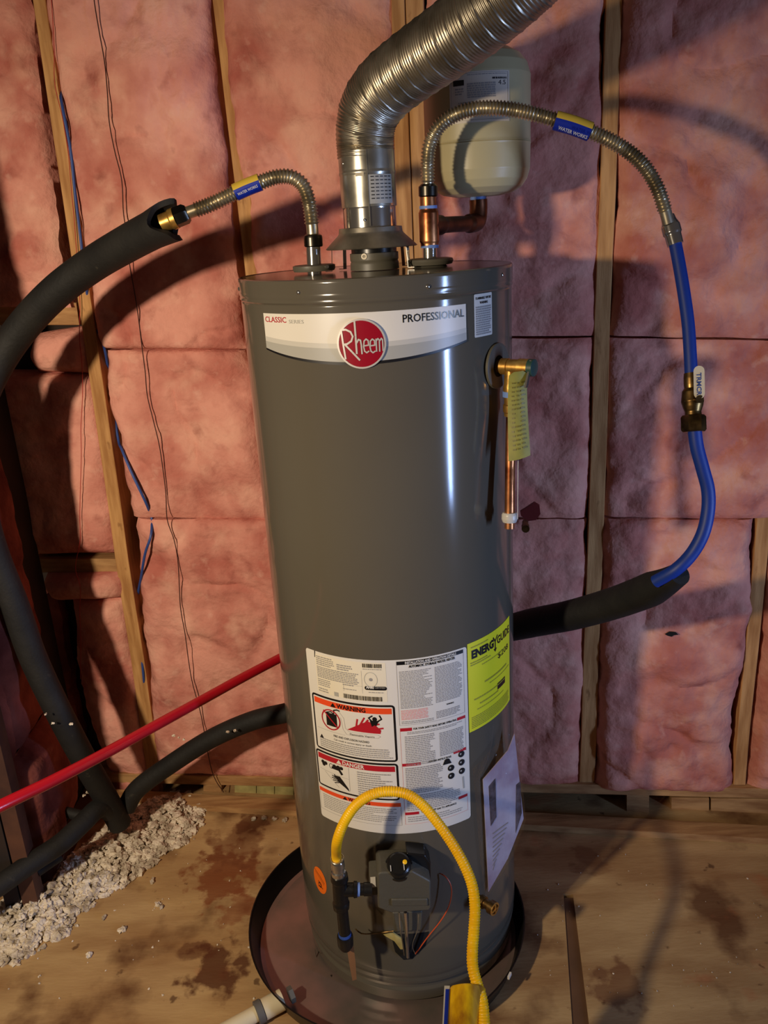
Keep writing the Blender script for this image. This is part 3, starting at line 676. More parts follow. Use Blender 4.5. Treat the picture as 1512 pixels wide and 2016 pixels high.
gp([(.60, .12), (.62, .07), (.72, .07), (.74, .12)], 1, K2); x_, y_ = g(.67, .06); ell(b, B4, x_, y_, .006, .004, K2, 1, 14)
gl_([(.93, .42), (.94, .60)], .004, 7, K1)
b.build('printing', mats, rl)

# yellow energy label
B5 = CY(TR+.0007); q5 = B5.uv
(u0, _), (u1, _) = q5(921, 1350), q5(1003, 1300); v1, v0 = .8675, .6705
b = MB(); rect(b, B5, u0+.001, v0, u1, v1, 0, 0)
yl_ = tag(b.build('energy_label', M['ylabel'], wh), 'bright yellow energy label on the lower right side'); b = MB(); W_, H_ = u1-u0, v1-v0
ua, vb = u0, v0
f5 = lambda fu, fv: (ua+W_*fu, vb+H_*(1-fv))
def t5(s, fu0, fu1, fv, h, bold=.03): text(b, B5, s, f5(fu0, 0)[0], f5(0, fv)[1], f5(fu1, 0)[0], h, .0004, 0, bold)
t5('ENERG', .07, .50, .175, .0165, .055); t5('GUIDE', .58, .97, .175, .0165, .03)
for pl in (((.49, .075), (.535, .125)), ((.59, .075), (.535, .125), (.535, .225))): line(b, B5, [f5(*p) for p in pl], .0035, .0004, 0)
poly(b, B5, [f5(.495, .205), f5(.575, .205), f5(.535, .245)], .0004, 0)
t5('$208', .60, .92, .345, .0125, .01)
def f5l(a_, b_, c_, d_, n, **k): (x0, y0), (x1, y1) = f5(a_, d_), f5(c_, b_); fine(b, B5, x0, y0, x1, y1, n, .0004, 1, **k)
f5l(.06, .04, .40, .065, 1); f5l(.05, .21, .45, .26, 2); f5l(.25, .28, .80, .30, 1); f5l(.30, .48, .9, .52, 1); f5l(.4, .54, .95, .56, 1); f5l(.1, .63, .8, .66, 1, rag=.1)
f5l(.2, .70, .6, .73, 1); f5l(.05, .83, .95, .97, 7, rag=.1); f5l(.15, .76, .8, .78, 1)
(x0, y0), (x1, y1) = f5(.58, .70), f5(.80, .625); rect(b, B5, x0, y0, x1, y1, .0004, 0)
t5('MMBTU', .61, .77, .685, .004, .0) if False else None
b.build('printing', [M['black'], M['yellprint']], yl_)

# orange oval sticker
B6 = CY(TR+.0006); ou, ov_ = B6.uv(629.5, 1733)
b = MB(); ell(b, B6, ou, ov_, .0235, .0345, 0, 0, 40)
line(b, B6, [(ou-.017, ov_+.022), (ou+.004, ov_+.012), (ou+.017, ov_+.001)], .0012, .0003, 1); line(b, B6, [(ou-.015, ov_+.016), (ou+.002, ov_+.007), (ou+.015, ov_-.004)], .0008, .0003, 1)
ell(b, B6, ou, ov_-.012, .006, .0075, .0003, 1, 18, hole=.7); line(b, B6, [(ou-.006, ov_-.019), (ou, ov_-.016), (ou+.009, ov_-.018)], .002, .0003, 1); line(b, B6, [(ou-.005, ov_-.004), (ou+.003, ov_-.012)], .002, .0003, 1)
tag(b.build('oval_sticker', [M['olabel'], M['black']], wh), 'orange oval sticker low on the left side')

# slots at the base, pilot opening
for x, y, L_, a_ in ((623, 1883, .030, -.9), (655, 1930, .022, -.5)):
    th, z = thz(x, y, TR+.0004); b = MB(); sf = CY(TR+.0004); line(b, sf, [(th*sf.r-.006, z+L_/2), (th*sf.r+.005, z-L_/2)], .0035, 0, 0); b.build('base_slot', M['dark'], wh)
sf = CY(TR+.0005); b = MB()
po = [sf.uv(x, y) for x, y in ((754, 1836), (845, 1834), (838, 1862), (812, 1888), (795, 1890), (778, 1874), (772, 1850))]
poly(b, sf, po, 0, 0)
b.build('burner_opening', M['dark'], wh)
# raised burner cover plate
b = MB()
(ua, va), (ub, vb) = thz(702, 1850, TR), thz(836, 1850, TR)
n = 10; z0, z1 = .062, .232
for rr, thA, thB in ((TR+.004, ua, vb and ub),):
    o_ = [[b.vert(cyl(thA+(thB-thA)*i/n, z, rr)) for z in (z0, z1)] for i in range(n+1)]
    for A, B in zip(o_, o_[1:]): b.face((A[0], B[0], B[1], A[1]), 0, True)
    i_ = [[b.vert(cyl(thA+(thB-thA)*i/n, z, TR-.008)) for z in (z0, z1)] for i in range(n+1)]
    b.face((o_[0][0], o_[0][1], i_[0][1], i_[0][0])); b.face((o_[-1][0], o_[-1][1], i_[-1][1], i_[-1][0]))
    for i in range(n):
        b.face((o_[i][1], o_[i+1][1], i_[i+1][1], i_[i][1])); b.face((o_[i][0], o_[i+1][0], i_[i+1][0], i_[i][0]))

# ---- flue collar on the lid (part of heater)
LZ = 1.5545
def onlid(x, y): return py_(x, y, 0)
b = MB(); b.lathe([(LZ, .046), (LZ+.012, .0455), (LZ+.015, .044), (LZ+.018, .0455), (LZ+.030, .0455), (LZ+.031, .040)], (0, 0, 0), seg=40); b.build('flue_collar', M['greydisc'], wh)
b = MB(); b.lathe([(LZ+.029, .0425), (LZ+.046, .0425), (LZ+.046, .039), (LZ+.03, .039)], (0, 0, 0), seg=40, caps=False)
fr_ = b.build('flue_ring', M['blackp'], wh)
b = MB(); p = py_(717, 505, -.0425); b.lathe([(0, .0028), (.0012, .0028), (.0012, .0055), (0, .006)], p, (-.25, -.97, 0), seg=16); b.build('flue_hole', M['dkmetal'], wh)

# ================================================================== DRAFT HOOD + COLLAR + VENT
zz = lambda y: py_(725, y, 0).z
hood = thing('draft_hood', 'dull flared sheet metal hood standing on legs over the flue', 'draft hood', (0, 0, LZ))
b = MB(); HC = V((-.004, 0, 0))
b.lathe([(zz(487), .0865), (zz(488)+.001, .086), (zz(462), .062), (zz(458), .0595), (zz(448), .0585), (zz(447), .050), (zz(447)-.002, .049), (zz(462)-.004, .060), (zz(487)-.001, .0845)], HC, seg=64, caps=False)
b.build('skirt', M['hoodm'], hood)
for ax_, ay_, wd_ in ((-.0735, -.012, .0022), (-.052, .050, .004), (.0650, -.030, .006), (.058, .048, .004)):
    b = MB(); top = HC+V((ax_, ay_, zz(484))); bot = HC+V((ax_*1.02, ay_*1.02, LZ)); rd = V((ax_, ay_, 0)).normalized(); td = V((-rd.y, rd.x, 0))
    P = []
    for p_, r_ in ((top+V((0, 0, .004)), -.006), (top, 0), (bot+V((0, 0, .001)), .001), (bot+V((0, 0, .001)), .014)): P.append(p_+rd*r_)
    for A, B in zip(P, P[1:]):
        nn = rd*.0012 if (B-A).normalized().z < -.8 else V((0, 0, .0012))
        b.prism([A-td*wd_, A+td*wd_, B+td*wd_, B-td*wd_], nn)
    b.build('leg', M['chrome'], hood)
col_ = thing('vent_collar', 'shiny sheet metal collar joining the flexible duct to the hood', 'vent collar', HC+V((0, 0, zz(447))))
b = MB()
b.lathe([(zz(450), .0490), (zz(410), .0485), (zz(408), .0490)], HC, seg=56, caps=False, m=1)
b.lathe([(zz(408), .0500), (zz(407.5), .0510), (zz(345), .0510), (zz(343), .0520), (zz(339), .0520), (zz(337), .0512), (zz(298), .0515), (zz(297), .050)], HC, seg=56, caps=False, m=0)
b.build('sleeve', [M['galv'], M['chrome']], col_)
b = MB(); p = py_(697, 412, -.045)
cs = V((HC.x, 0, 0))
def colp(a_, z, r_=.0522): return HC+V((r_*math.sin(a_), -r_*math.cos(a_), z))
n = 10; L_ = [(colp(.02+.95*i/n, zz(403), .0516), colp(.02+.95*i/n, zz(347), .0516)) for i in range(n+1)]
for A, B in zip(L_, L_[1:]): b.quad(A[0], B[0], B[1], A[1], 0)
for i in range(7):
    z = zz(352+i*7)
    for j in range(5):
        a0 = .10+.17*j; b.quad(colp(a0, z, .0519), colp(a0+.12, z, .0519), colp(a0+.12, z+.0016, .0519), colp(a0, z+.0016, .0519), 1)
tag(b.build('collar_label', [M['mgrey'], M['black']], col_), 'grey printed label on the collar')
b = MB(); b.quad(colp(-.42, zz(349), .0519), colp(-.12, zz(349), .0519), colp(-.12, zz(342), .0526), colp(-.42, zz(342), .0526), 0); b.build('lettering', M['dkmetal'], col_)
b = MB(); b.box(colp(0.0, (zz(298)+zz(445))/2, .0512), (.0012, .0012, (zz(298)-zz(445))/2)); b.build('seam', M['galv'], col_)
for a_, y in ((-.95, 322), (-.2, 433)):
    b = MB(); b.lathe([(-.001, .0025), (.002, .0022), (.003, .001)], colp(a_, zz(y), .0505), (math.sin(a_), -math.cos(a_), 0), seg=10); b.build('screw', M['chrome'], col_)
# flexible vent duct
def vr(s, a, L):
    ph = (s+a/(2*math.pi)*.0085)
    ridge = .5+.5*math.cos(2*math.pi*ph/.0050)
    big = max(0, math.cos(2*math.pi*ph/.0250))**10
    sw_ = min(1, s/.12); r0 = .0505+.0035*sw_
    return r0+.0011*ridge+.0009*big
b = MB()
tube(b, [py_(719.5, 304, 0)+V((0, 0, -.006)), py_(719, 288, 0), py_(719, 258, -.004), py_(729, 214, -.014), py_(759, 172, -.040), py_(804, 135, -.078), py_(856, 98, -.122), py_(905, 63, -.160), py_(960, 20, -.196), py_(1030, -42, -.235), py_(1110, -120, -.265)], vr, .00085, 40, caps=False)
tag(b.build('vent_duct', M['alu'], loc=(0, 0, zz(300))), 'ribbed silver flexible exhaust duct bending up to the right over the water heater', 'duct')

# ================================================================== FLEX CONNECTORS, NIPPLES
def fx(r0, pitch=.0058, amp=.0017):
    def f(s, a, L):
        if s < .022 or s > L-.022: return r0*.90
        return r0+amp*math.sin(2*math.pi*s/pitch)
    return f
def axis_fit(name, parts, base, tip, parent, mt, seg=24, hexa=False):
    b = MB(); d = (tip-base); b.lathe([(h*d.length, r) for h, r in parts], base, d.normalized(), 6 if hexa else seg, sm=not hexa); return b.build(name, mt, parent)
# left
n0 = py_(620, 548, 0); n0.z = LZ-.002; n1 = py_(616, 470, 0)
nipL = thing('pipe_nipple', 'chrome pipe nipple with a grey ring at the left of the tank top', 'pipe fitting', n0)
axis_fit('nipple', [(0, .0135), (1, .0135)], n0, n1, nipL, M['chrome'])
b = MB(); dz = py_(618, 527, 0); b.lathe([(-.0065, .020), (-.006, .038), (-.002, .040), (.004, .040), (.0055, .036), (.006, .014)], V((n0.x, n0.y, dz.z)), seg=40); b.build('ring_cover', M['greydisc'], nipL)
b = MB(); b.lathe([(0, .003), (.004, .003)], V((n0.x+.026, n0.y-.031, dz.z+.001)), (.3, -.9, .2), 10); b.build('screw', M['chrome'], nipL)
fl1 = thing('flex_connector', 'short corrugated steel connector bending left from the tank to black foam pipe', 'hose', n1, None)
P = [py_(616, 466, 0), py_(614, 440, 0), py_(609, 402, -.001), py_(598, 368, -.002), py_(577, 350, -.003), py_(548, 348, -.004), py_(512, 359, -.005), py_(470, 376, -.005), py_(420, 400, -.005), py_(364, 421, -.005)]
b = MB(); tube(b, P, fx(.0125), .00095, 20, caps=False); b.build('corrugated_tube', M['flex'], fl1)
axis_fit('nut', [(0, .0155), (.08, .0175), (.75, .0175), (.9, .0165), (1, .0130)], py_(617.5, 486, 0), py_(616, 461, 0), fl1, M['dkmetal'])
axis_fit('nut', [(0, .014), (.1, .0185), (.8, .0185), (1, .014)], py_(343, 430, -.005), py_(370, 419, -.005), fl1, M['dkmetal'], hexa=True)
axis_fit('brass_end', [(0, .016), (.6, .0165), (.7, .019), (1, .019)], py_(318, 440, -.005), py_(346, 429, -.005), fl1, M['brass'])
def sleeve(P, r, parent, upv, txt):
    b = MB(); C, F, L = tube(b, P, r, .01, 32, caps=False, mf=lambda a: 0 if (math.cos(a) > .10) else 1)
    sl = tag(b.build('label_sleeve', [M['yelp'], M['bluep']], parent), 'yellow and blue printed wrap')
    return sl
sl = sleeve([py_(463, 379, -.005), py_(486, 368.5, -.005), py_(512, 358.5, -.005)], .0152, fl1, None, '')
def sleeve_text(sl, pa, pb, Z, h, s):                            # small white words on the blue half
    b = MB(); a_, c_ = pZ(*pa, Z), pZ(*pb, Z); u = (c_-a_).normalized(); n_ = (CAM-a_).normalized(); v_ = n_.cross(u)
    class Q: step = 1.; P = staticmethod(lambda x, y, k=0: a_+u*x+v_*y+n_*k)
    text(b, Q, s, 0, 0, (c_-a_).length, h, .0012, 0, .02); b.build('lettering', M['lgrey'], sl)
sleeve_text(sl, (469, 385.5), (508, 368), 1.475, .0045, 'WATER WORKS')
# right
m0 = py_(847, 540, 0); m0.z = LZ-.002; m1 = py_(846, 478, 0)
nipR = thing('pipe_nipple', 'chrome pipe nipple in a grey ring at the right of the tank top', 'pipe fitting', m0)
axis_fit('nipple', [(0, .0135), (1, .0135)], m0, m1, nipR, M['chrome'])
b = MB(); dz = py_(848, 516, 0); b.lathe([(-.020, .036), (-.010, .037), (-.006, .030), (-.004, .042), (.002, .0445), (.006, .043), (.0075, .036), (.008, .014)], V((m0.x, m0.y, dz.z)), seg=40); b.build('ring_cover', M['greydisc'], nipR)
ET = V((.218, .169, 0))
te = thing('copper_tee', 'copper tee and elbow carrying the cream expansion tank', 'pipe fitting', m1)
axis_fit('tee_body', [(0, .0165), (.12, .0170), (.16, .0185), (.92, .0185), (.96, .0170), (1, .0165)], py_(846, 487, 0), py_(843.5, 412, 0), te, M['copper'])
axis_fit('seal_ring', [(0, .0168), (1, .0168)], py_(846, 488, 0), py_(846, 482, 0), te, M['bluetape'])
axis_fit('seal_ring', [(0, .0165), (1, .0165)], py_(843.3, 411, 0), py_(843.1, 405, 0), te, M['bluetape'])
axis_fit('upper_stub', [(0, .0150), (1, .0150)], py_(843.5, 412, 0), py_(842.5, 384, 0), te, M['copper'])
tc_ = py_(845, 440, 0)
el = py_(941, 430, .169); el.x, el.y = ET.x, ET.y
b = MB(); hz = tc_.z-.004
tube(b, [V((tc_.x, tc_.y, hz)), V((tc_.x, tc_.y, hz)).lerp(V((ET.x, ET.y, hz)), .5), V((ET.x, ET.y, hz))-V((.03, .05, 0))*.6, V((ET.x-.004, ET.y-.006, hz+.004)), V((ET.x, ET.y, hz+.024)), V((ET.x, ET.y, hz+.045))], lambda s, a, L: .0150 if .045 < s < L-.085 else .0182, .006, 20)
tag(b.build('elbow_pipe', M['shadecopper'], te), 'copper elbow pipe with shade painted into its colour')
zb = py_(940, 388, .169).z
b = MB(); b.lathe([(hz+.040, .0165), (zb+.008, .0165)], ET, seg=20); b.build('seal_ring', M['bluetape'], te)
# expansion tank
ex = thing('expansion_tank', 'cream painted pressure expansion tank behind the steel connector and duct', 'expansion tank', ET+V((0, 0, zb)))
zt = py_(940, 92, .169).z; R_ = .1045; zs = py_(940, 286, .169).z
b = MB(); pr = []
for i in range(8): a_ = i/7*math.pi/2; pr.append((zb+.052*(1-math.cos(a_)), .0235+(R_-.0235)*math.sin(a_)**.8))
pr[0] = (zb, .0005)
pr = [(zb, .0005), (zb+.001, .045), (zb+.006, .070), (zb+.016, .088), (zb+.030, .098), (zb+.048, R_-.001), (zs-.004, R_), (zs-.0015, R_+.001), (zs, R_-.0012), (zs+.0015, R_+.001), (zs+.004, R_), (zt-.055, R_), (zt-.034, .098), (zt-.018, .085), (zt-.007, .065), (zt-.001, .035), (zt, .0005)]
b.lathe(pr, ET, seg=64, caps=False); b.build('shell', M['expt'], ex)
b = MB(); b.lathe([(zb-.014, .0145), (zb+.001, .0145)], ET, seg=20); b.build('threaded_stem', M['oldbrass'], ex)
# its label
class CE:
    step = .012
    def uv(s, x, y):
        d = ray(x, y); r = R_+.0008; px_, py__ = CAM.x-ET.x, CAM.y-ET.y; a = d.x**2+d.y**2; bb = px_*d.x+py__*d.y; c = px_**2+py__**2-r*r
        P_ = CAM+d*((-bb-math.sqrt(max(0, bb*bb-a*c)))/a); return (math.atan2(P_.x-ET.x, -(P_.y-ET.y))*r, P_.z)
    def P(s, u, v, k=0): r = R_+.0008; return V((ET.x+(r+k)*math.sin(u/r), ET.y-(r+k)*math.cos(u/r), v))
ce = CE(); (u0, v1), (u1, v0) = ce.uv(884, 146), ce.uv(1003, 222); v0 = ce.uv(943, 240)[1]
b = MB(); rect(b, ce, u0, v0, u1, v1, 0, 0); el_ = b.build('tank_label', M['explab'], ex); b = MB(); W_, H_ = u1-u0, v1-v0
ua, vb = u0, v0
G = lambda a_, c_: (u0+W_*a_, v0+H_*(1-c_))
for a_, c_, d_, e_ in ((.07, .15, .25, .26),): (x0, y0), (x1, y1) = G(a_, e_), G(d_, c_); rect(b, ce, x0, y0, x1, y1, .0003, 0)
(x0, y0), (x1, y1) = G(.30, .08), G(.95, .05); fine(b, ce, x0, y0, x1, y1, 1, .0003, 1, rag=.02)
(x0, y0), (x1, y1) = G(.30, .52), G(.76, .22); fine(b, ce, x0, y0, x1, y1, 7, .0003, 1, fill=.7, rag=.05)
(x0, y0), (x1, y1) = G(.10, .45), G(.24, .30); fine(b, ce, x0, y0, x1, y1, 3, .0003, 1)
(x0, y0), (x1, y1) = G(.15, .70), G(.60, .58); fine(b, ce, x0, y0, x1, y1, 3, .0003, 1)
text(b, ce, 'THERM-X', *G(.70, .17), G(.95, 0)[0], .0045, .0003, 0, .02) if False else fine(b, ce, *G(.70, .17), *G(.95, .13), 1, .0003, 0, rag=.02, fill=.9)
text(b, ce, '4.5', *G(.80, .28), G(.93, 0)[0], .0075, .0003, 0)
for p in ((((.03, .03), (.97, .03), (.97, .95), (.03, .95), (.03, .03)))[i:i+2] for i in range(4)): line(b, ce, [G(*z) for z in p], .0006, .0003, 1)
b.build('printing', [M['black'], M['fine']], el_)

fl2 = thing('flex_connector', 'long corrugated steel connector arching right in front of the cream tank', 'hose', m1, None)
P = [py_(842.5, 384, 0), py_(842.5, 360, 0), py_(842, 320, -.004), py_(847, 282, -.012), py_(868, 245, -.022), py_(905, 222, -.034), py_(950, 213, -.045), py_(1010, 216, -.055), py_(1080, 232, -.065), py_(1150, 254, -.072), py_(1215, 284, -.076), py_(1262, 320, -.078), py_(1292, 365, -.080), py_(1308, 410, -.082), py_(1316, 440, -.083)]
b = MB(); tube(b, P, fx(.0116), .00095, 20, caps=False); b.build('corrugated_tube', M['flex'], fl2)
axis_fit('nut', [(0, .0150), (.1, .0175), (.8, .0175), (1, .0125)], py_(843, 388, 0), py_(842.5, 362, 0), fl2, M['dkmetal'])
sl = sleeve([py_(1093, 237, -.066), py_(1127, 246.5, -.070), py_(1162, 259.5, -.073)], .0158, fl2, None, '')
sleeve_text(sl, (1098, 254), (1155, 274), 1.385, .0052, 'WATER WORKS')
axis_fit('crimp', [(0, .011), (.15, .0125), (.35, .0165), (.6, .0165), (.65, .0145), (1, .0140)], pZ(1315, 425, 1.47), pZ(1330, 482, 1.47), fl2, M['chrome'])

# ================================================================== BLUE PIPES + VALVE
ZB = 1.47
b = MB(); tube(b, [pZ(1329, 478, ZB), pZ(1337, 520, ZB), pZ(1347, 580, ZB), pZ(1355, 640, ZB), pZ(1359, 700, ZB), pZ(1361, 745, ZB)], .0112, .01, 20)
tag(b.build('blue_pipe', M['bluepex'], loc=pZ(1361, 745, ZB)), 'bright blue plastic pipe between the steel connector and the shutoff valve', 'pipe')
b = MB(); tube(b, [pZ(1367, 842, 1.475), pZ(1372, 880, 1.48), pZ(1384, 925, 1.485), pZ(1394, 965, 1.49), pZ(1394, 1005, 1.495), pZ(1384, 1050, 1.50), pZ(1362, 1090, 1.51), pZ(1330, 1122, 1.52), pZ(1290, 1145, 1.55)], .0120, .01, 20)
tag(b.build('blue_pipe', M['bluepex'], loc=pZ(1290, 1145, 1.55)), 'blue plastic pipe curving from the shutoff valve down into black foam', 'pipe')
bv = thing('shutoff_valve', 'brass shutoff valve with a pale lever between two blue pipes', 'valve', pZ(1366, 850, ZB))
axis_fit('crimp_ring', [(0, .0128), (.3, .0135), (.7, .0135), (1, .0125)], pZ(1361, 735, ZB), pZ(1362, 768, ZB), bv, M['oldbrass'])
axis_fit('valve_body', [(0, .013), (.1, .017), (.45, .0195), (.62, .0175), (.8, .0140), (1, .0145)], pZ(1362, 764, ZB), pZ(1365, 822, ZB), bv, M['oldbrass'])
axis_fit('hex_nut', [(0, .0185), (.12, .0215), (.88, .0215), (1, .0185)], pZ(1365, 817, ZB), pZ(1366, 850, ZB), bv, M['oldbrass'], hexa=True)
b = MB(); h0 = pZ(1376, 720, 1.440); h1 = pZ(1377, 785, 1.440); ud = (h0-h1).normalized(); nd = (CAM-h0).normalized(); sd = ud.cross(nd).normalized(); Lh = (h0-h1).length
pts = []
for c_, a0, sg in ((h0-ud*.009, 0, 1), (h1+ud*.009, 180, 1)):
    for i in range(9): a_ = math.radians(a0+i*22.5); pts.append(c_+sd*.009*math.cos(a_)+ud*.009*math.sin(a_))
b.prism(pts, nd*.004); lv = b.build('lever', M['cream'], bv)
class Q: step = 1.; P = staticmethod(lambda x, y, k=0: h0-ud*(.012)+(-ud)*x+(-sd)*0+(sd)*(y-.004)+nd*(.0045+k))
b = MB(); text(b, Q, 'TRMCR', 0, 0, .040, .0075, 0, 0, .03); b.build('lettering', M['bluewire'], lv)
b = MB(); b.lathe([(0, .007), (.035, .007)], pZ(1366, 785, ZB), (nd+sd*.3).normalized(), 12); b.build('stem', M['oldbrass'], bv)

# ================================================================== RELIEF VALVE + DISCHARGE PIPE
TH = math.radians(54); zv = 1.384; rn = V((math.sin(TH), -math.cos(TH), 0)); tn = V((math.cos(TH), math.sin(TH), 0))
b = MB(); b.lathe([(-.004, .040), (.0008, .0405), (.0018, .038), (.0010, .019)], cyl(TH, zv, TR+.004), rn, 40, caps=False); b.lathe([(.0004, .020), (.0020, .018), (-.006, .0175)], cyl(TH, zv, TR+.004), rn, 30, m=1)
tag(b.build('escutcheon', [M['greydisc'], M['dark']], wh), 'grey round plate with a dark hole around the relief valve')
rv = thing('relief_valve', 'brass relief valve with a copper pipe hanging from the tank side', 'valve', cyl(TH, zv, TR+.03))
o_ = cyl(TH, zv, TR-.002)
b = MB(); b.lathe([(0, .0115), (.012, .0115), (.013, .0145), (.026, .0145), (.027, .013), (.046, .0135), (.047, .015), (.066, .015), (.067, .013)], o_, rn, 24); b.build('valve_body', M['brass'], rv)
b = MB(); b.lathe([(0, .0150), (.010, .0150), (.011, .011)], o_+rn*.066, rn, 20); b.build('spring_cap', M['greenp'], rv)
oc = o_+rn*.031; 
def px_of(p): d = p-CAM; z = d.dot(FW); return 756+FPX*d.dot(RT_)/z, 1008-FPX*d.dot(UP_)/z
Zr = (oc-CAM).dot(FW)
b = MB(); b.lathe([(0, .011), (-.030, .0125), (-.038, .0140), (-.044, .0140)], oc, (0, 0, 1), 22); b.build('outlet', M['brass'], rv)
b = MB(); b.lathe([(-.043, .0152), (-.053, .0152)], oc, (0, 0, 1), 22); b.build('seal_ring', M['bluetape'], rv)
b = MB(); b.lathe([(-.052, .0125), (-.066, .0125), (-.068, .0145), (-.080, .0145), (-.082, .0128), (-.088, .0128)], oc, (0, 0, 1), 22); b.build('coupling', M['brass'], rv)
pe = pt(1003, 1040, TH, TR+.040)
b = MB(); tube(b, [oc+V((0, 0, -.085)), oc.lerp(pe, .5)+V((0, 0, -.02)), pe], .0092, .02, 20); b.build('discharge_pipe', M['copper'], rv)
pd = (pe-oc).normalized()
b = MB(); b.lathe([(-.030, .0122), (-.026, .0145), (-.018, .0148), (-.012, .0125)], pe, pd, 20); tag(b.build('tape_wrap', M['lgrey'], rv), 'pale tape near the pipe end')
b = MB(); pf = pe+V((.004, -.013, .0)); tube(b, [oc+V((.012, -.008, -.16)), oc.lerp(pf, .6)+V((.010, -.004, 0)), pf+V((.010, .006, .02))], .0007, .02, 6); b.build('tag_string', M['lgrey'], rv)
b = MB(); l0 = o_+rn*.070+V((0, -.004, .014)); l1 = l0+V((-.012, -.012, -.045)); ax_ = (l1-l0).normalized(); b.box((l0+l1)/2, (.0042, .0018, (l0-l1).length/2), (tn, ax_.cross(tn).normalized(), ax_)); b.build('lever', M['chrome'], rv)
# tag
yt = (o_+rn*.075).y-.012
tg = [py_(1003, 738, yt), py_(1012, 731, yt), py_(1030, 728, yt), py_(1040, 738, yt), py_(1042, 820, yt), py_(1044, 896, yt), py_(1001, 908, yt), py_(1003, 820, yt)]
b = MB(); n = 10
for i in range(n):
    for side in (0,):
        pass
TLp, TRp, BRp, BLp = py_(1003, 734, yt), py_(1039, 729, yt), py_(1044, 896, yt), py_(1001, 908, yt)
G_ = []
for j in range(13):
    t = j/12; A, B = TLp.lerp(BLp, t), TRp.lerp(BRp, t); row = []
    for i in range(5):
        s = i/4; p = A.lerp(B, s); p.y += .008*math.sin(t*4.2)+.003*(s-.5)**2*8; 
        if j == 0 and i in (0, 4): p.z -= .006
        row.append(p)
    G_.append(row)
f_ = [[b.vert(p) for p in r] for r in G_]; k_ = [[b.vert(p+V((0, .0012, 0))) for p in r] for r in G_]
for j in range(12):
    for i in range(4): b.face((f_[j+1][i], f_[j+1][i+1], f_[j][i+1], f_[j][i]), 0, True); b.face((k_[j][i], k_[j][i+1], k_[j+1][i+1], k_[j+1][i]), 0, True)
for j in range(12): b.face((f_[j][0], k_[j][0], k_[j+1][0], f_[j+1][0])); b.face((f_[j][4], f_[j+1][4], k_[j+1][4], k_[j][4]))
for i in range(4): b.face((f_[0][i], f_[0][i+1], k_[0][i+1], k_[0][i])); b.face((f_[12][i], k_[12][i], k_[12][i+1], f_[12][i+1]))
vt = tag(b.build('paper_tag', M['tagm'], loc=TLp), 'long yellow green tag hanging from the relief valve', 'tag')
b = MB()
for j in range(16):
    t = .12+.05*j; 
    for q_ in range(3):
        s0 = .15+.24*q_+random.random()*.05; s1 = s0+.10+random.random()*.10
        def gp_(s, t): 
            p = TLp.lerp(BLp, t).lerp(TRp.lerp(BRp, t), s); p.y += .008*math.sin(t*4.2)+.003*(s-.5)**2*8-.0008; return p
        if 7 <= j <= 9 and q_ == 1: continue
        b.quad(gp_(s0, t+.018), gp_(s1, t+.018), gp_(s1, t), gp_(s0, t))
b.build('printing', M['taglit'], vt)

# ================================================================== FOAM-COVERED PIPES
b = MB()
A_ = [pZ(236, 1622, 2.30), pZ(208, 1570, 2.24), pZ(165, 1495, 2.17), pZ(115, 1400, 2.10), pZ(66, 1296, 2.05), pZ(28, 1190, 2.0), pZ(-12, 1090, 1.95), pZ(-40, 990, 1.90), pZ(-54, 895, 1.87), pZ(-42, 800, 1.85), pZ(-4, 715, 1.83), pZ(48, 640, 1.80), pZ(110, 575, 1.75), pZ(180, 522, 1.70), pZ(250, 480, 1.62), pZ(310, 448, 1.55), pZ(333, 437, 1.53)]
C, L = spline(A_, .012); F = frames(C); seg = 32; ro_, ri_ = [], []
for i, (c, (t, u, v)) in enumerate(zip(C, F)):
    k = i/(len(C)-1); e = max(0, 1-(L-L*k)/.05); R__ = []; I__ = []
    for j in range(seg):
        a = 2*math.pi*j/seg; d = u*math.cos(a)+v*math.sin(a)
        tip = e*.017*(2*d.dot(UP_)**2-1)+e*.004*math.sin(5*a)
        R__.append(b.vert(c+d*(.0310+.0035*min(1, k*1.6)+.0035*e)+t*tip)); I__.append(b.vert(c+d*(.0215+.006*e)+t*(tip-.002)))
    ro_.append(R__); ri_.append(I__)
for A, B in zip(ro_, ro_[1:]):
    for j in range(seg): b.face((A[j], A[(j+1) % seg], B[(j+1) % seg], B[j]), 0, True)
for A, B in zip(ri_, ri_[1:]):
    for j in range(seg): b.face((B[j], B[(j+1) % seg], A[(j+1) % seg], A[j]), 0, True)
for j in range(seg): b.face((ro_[-1][j], ro_[-1][(j+1) % seg], ri_[-1][(j+1) % seg], ri_[-1][j]), 0, False); b.face((ri_[0][j], ri_[0][(j+1) % seg], ro_[0][(j+1) % seg], ro_[0][j]))
tag(b.build('foam_covered_pipe', M['foam'], loc=A_[0]), 'thick black foam covered pipe arching left from the steel connector and down the left corner', 'pipe')
def foam(P, r, label, rf=None):
    b = MB(); tube(b, P, rf or r, .012, 24); return tag(b.build('foam_covered_pipe', M['foam'], loc=P[-1]), label, 'pipe')
foam([pZ(1338, 1130, 1.53), pZ(1305, 1149, 1.58), pZ(1262, 1168, 1.66), pZ(1200, 1190, 1.76), pZ(1120, 1212, 1.86), pZ(1040, 1228, 1.96), pZ(960, 1250, 2.06), pZ(800, 1310, 2.14), pZ(680, 1365, 2.17), pZ(575, 1400, 2.20), pZ(500, 1418, 2.22), pZ(420, 1452, 2.25), pZ(340, 1502, 2.28), pZ(272, 1552, 2.30), pZ(248, 1590, 2.31)], .029, 'long black foam covered pipe passing behind the water heater near the floor', rf=lambda s, a, L: .021+.013*min(1, s/.10) if s < .5 else .034-.008*min(1, (s-.5)/.4))
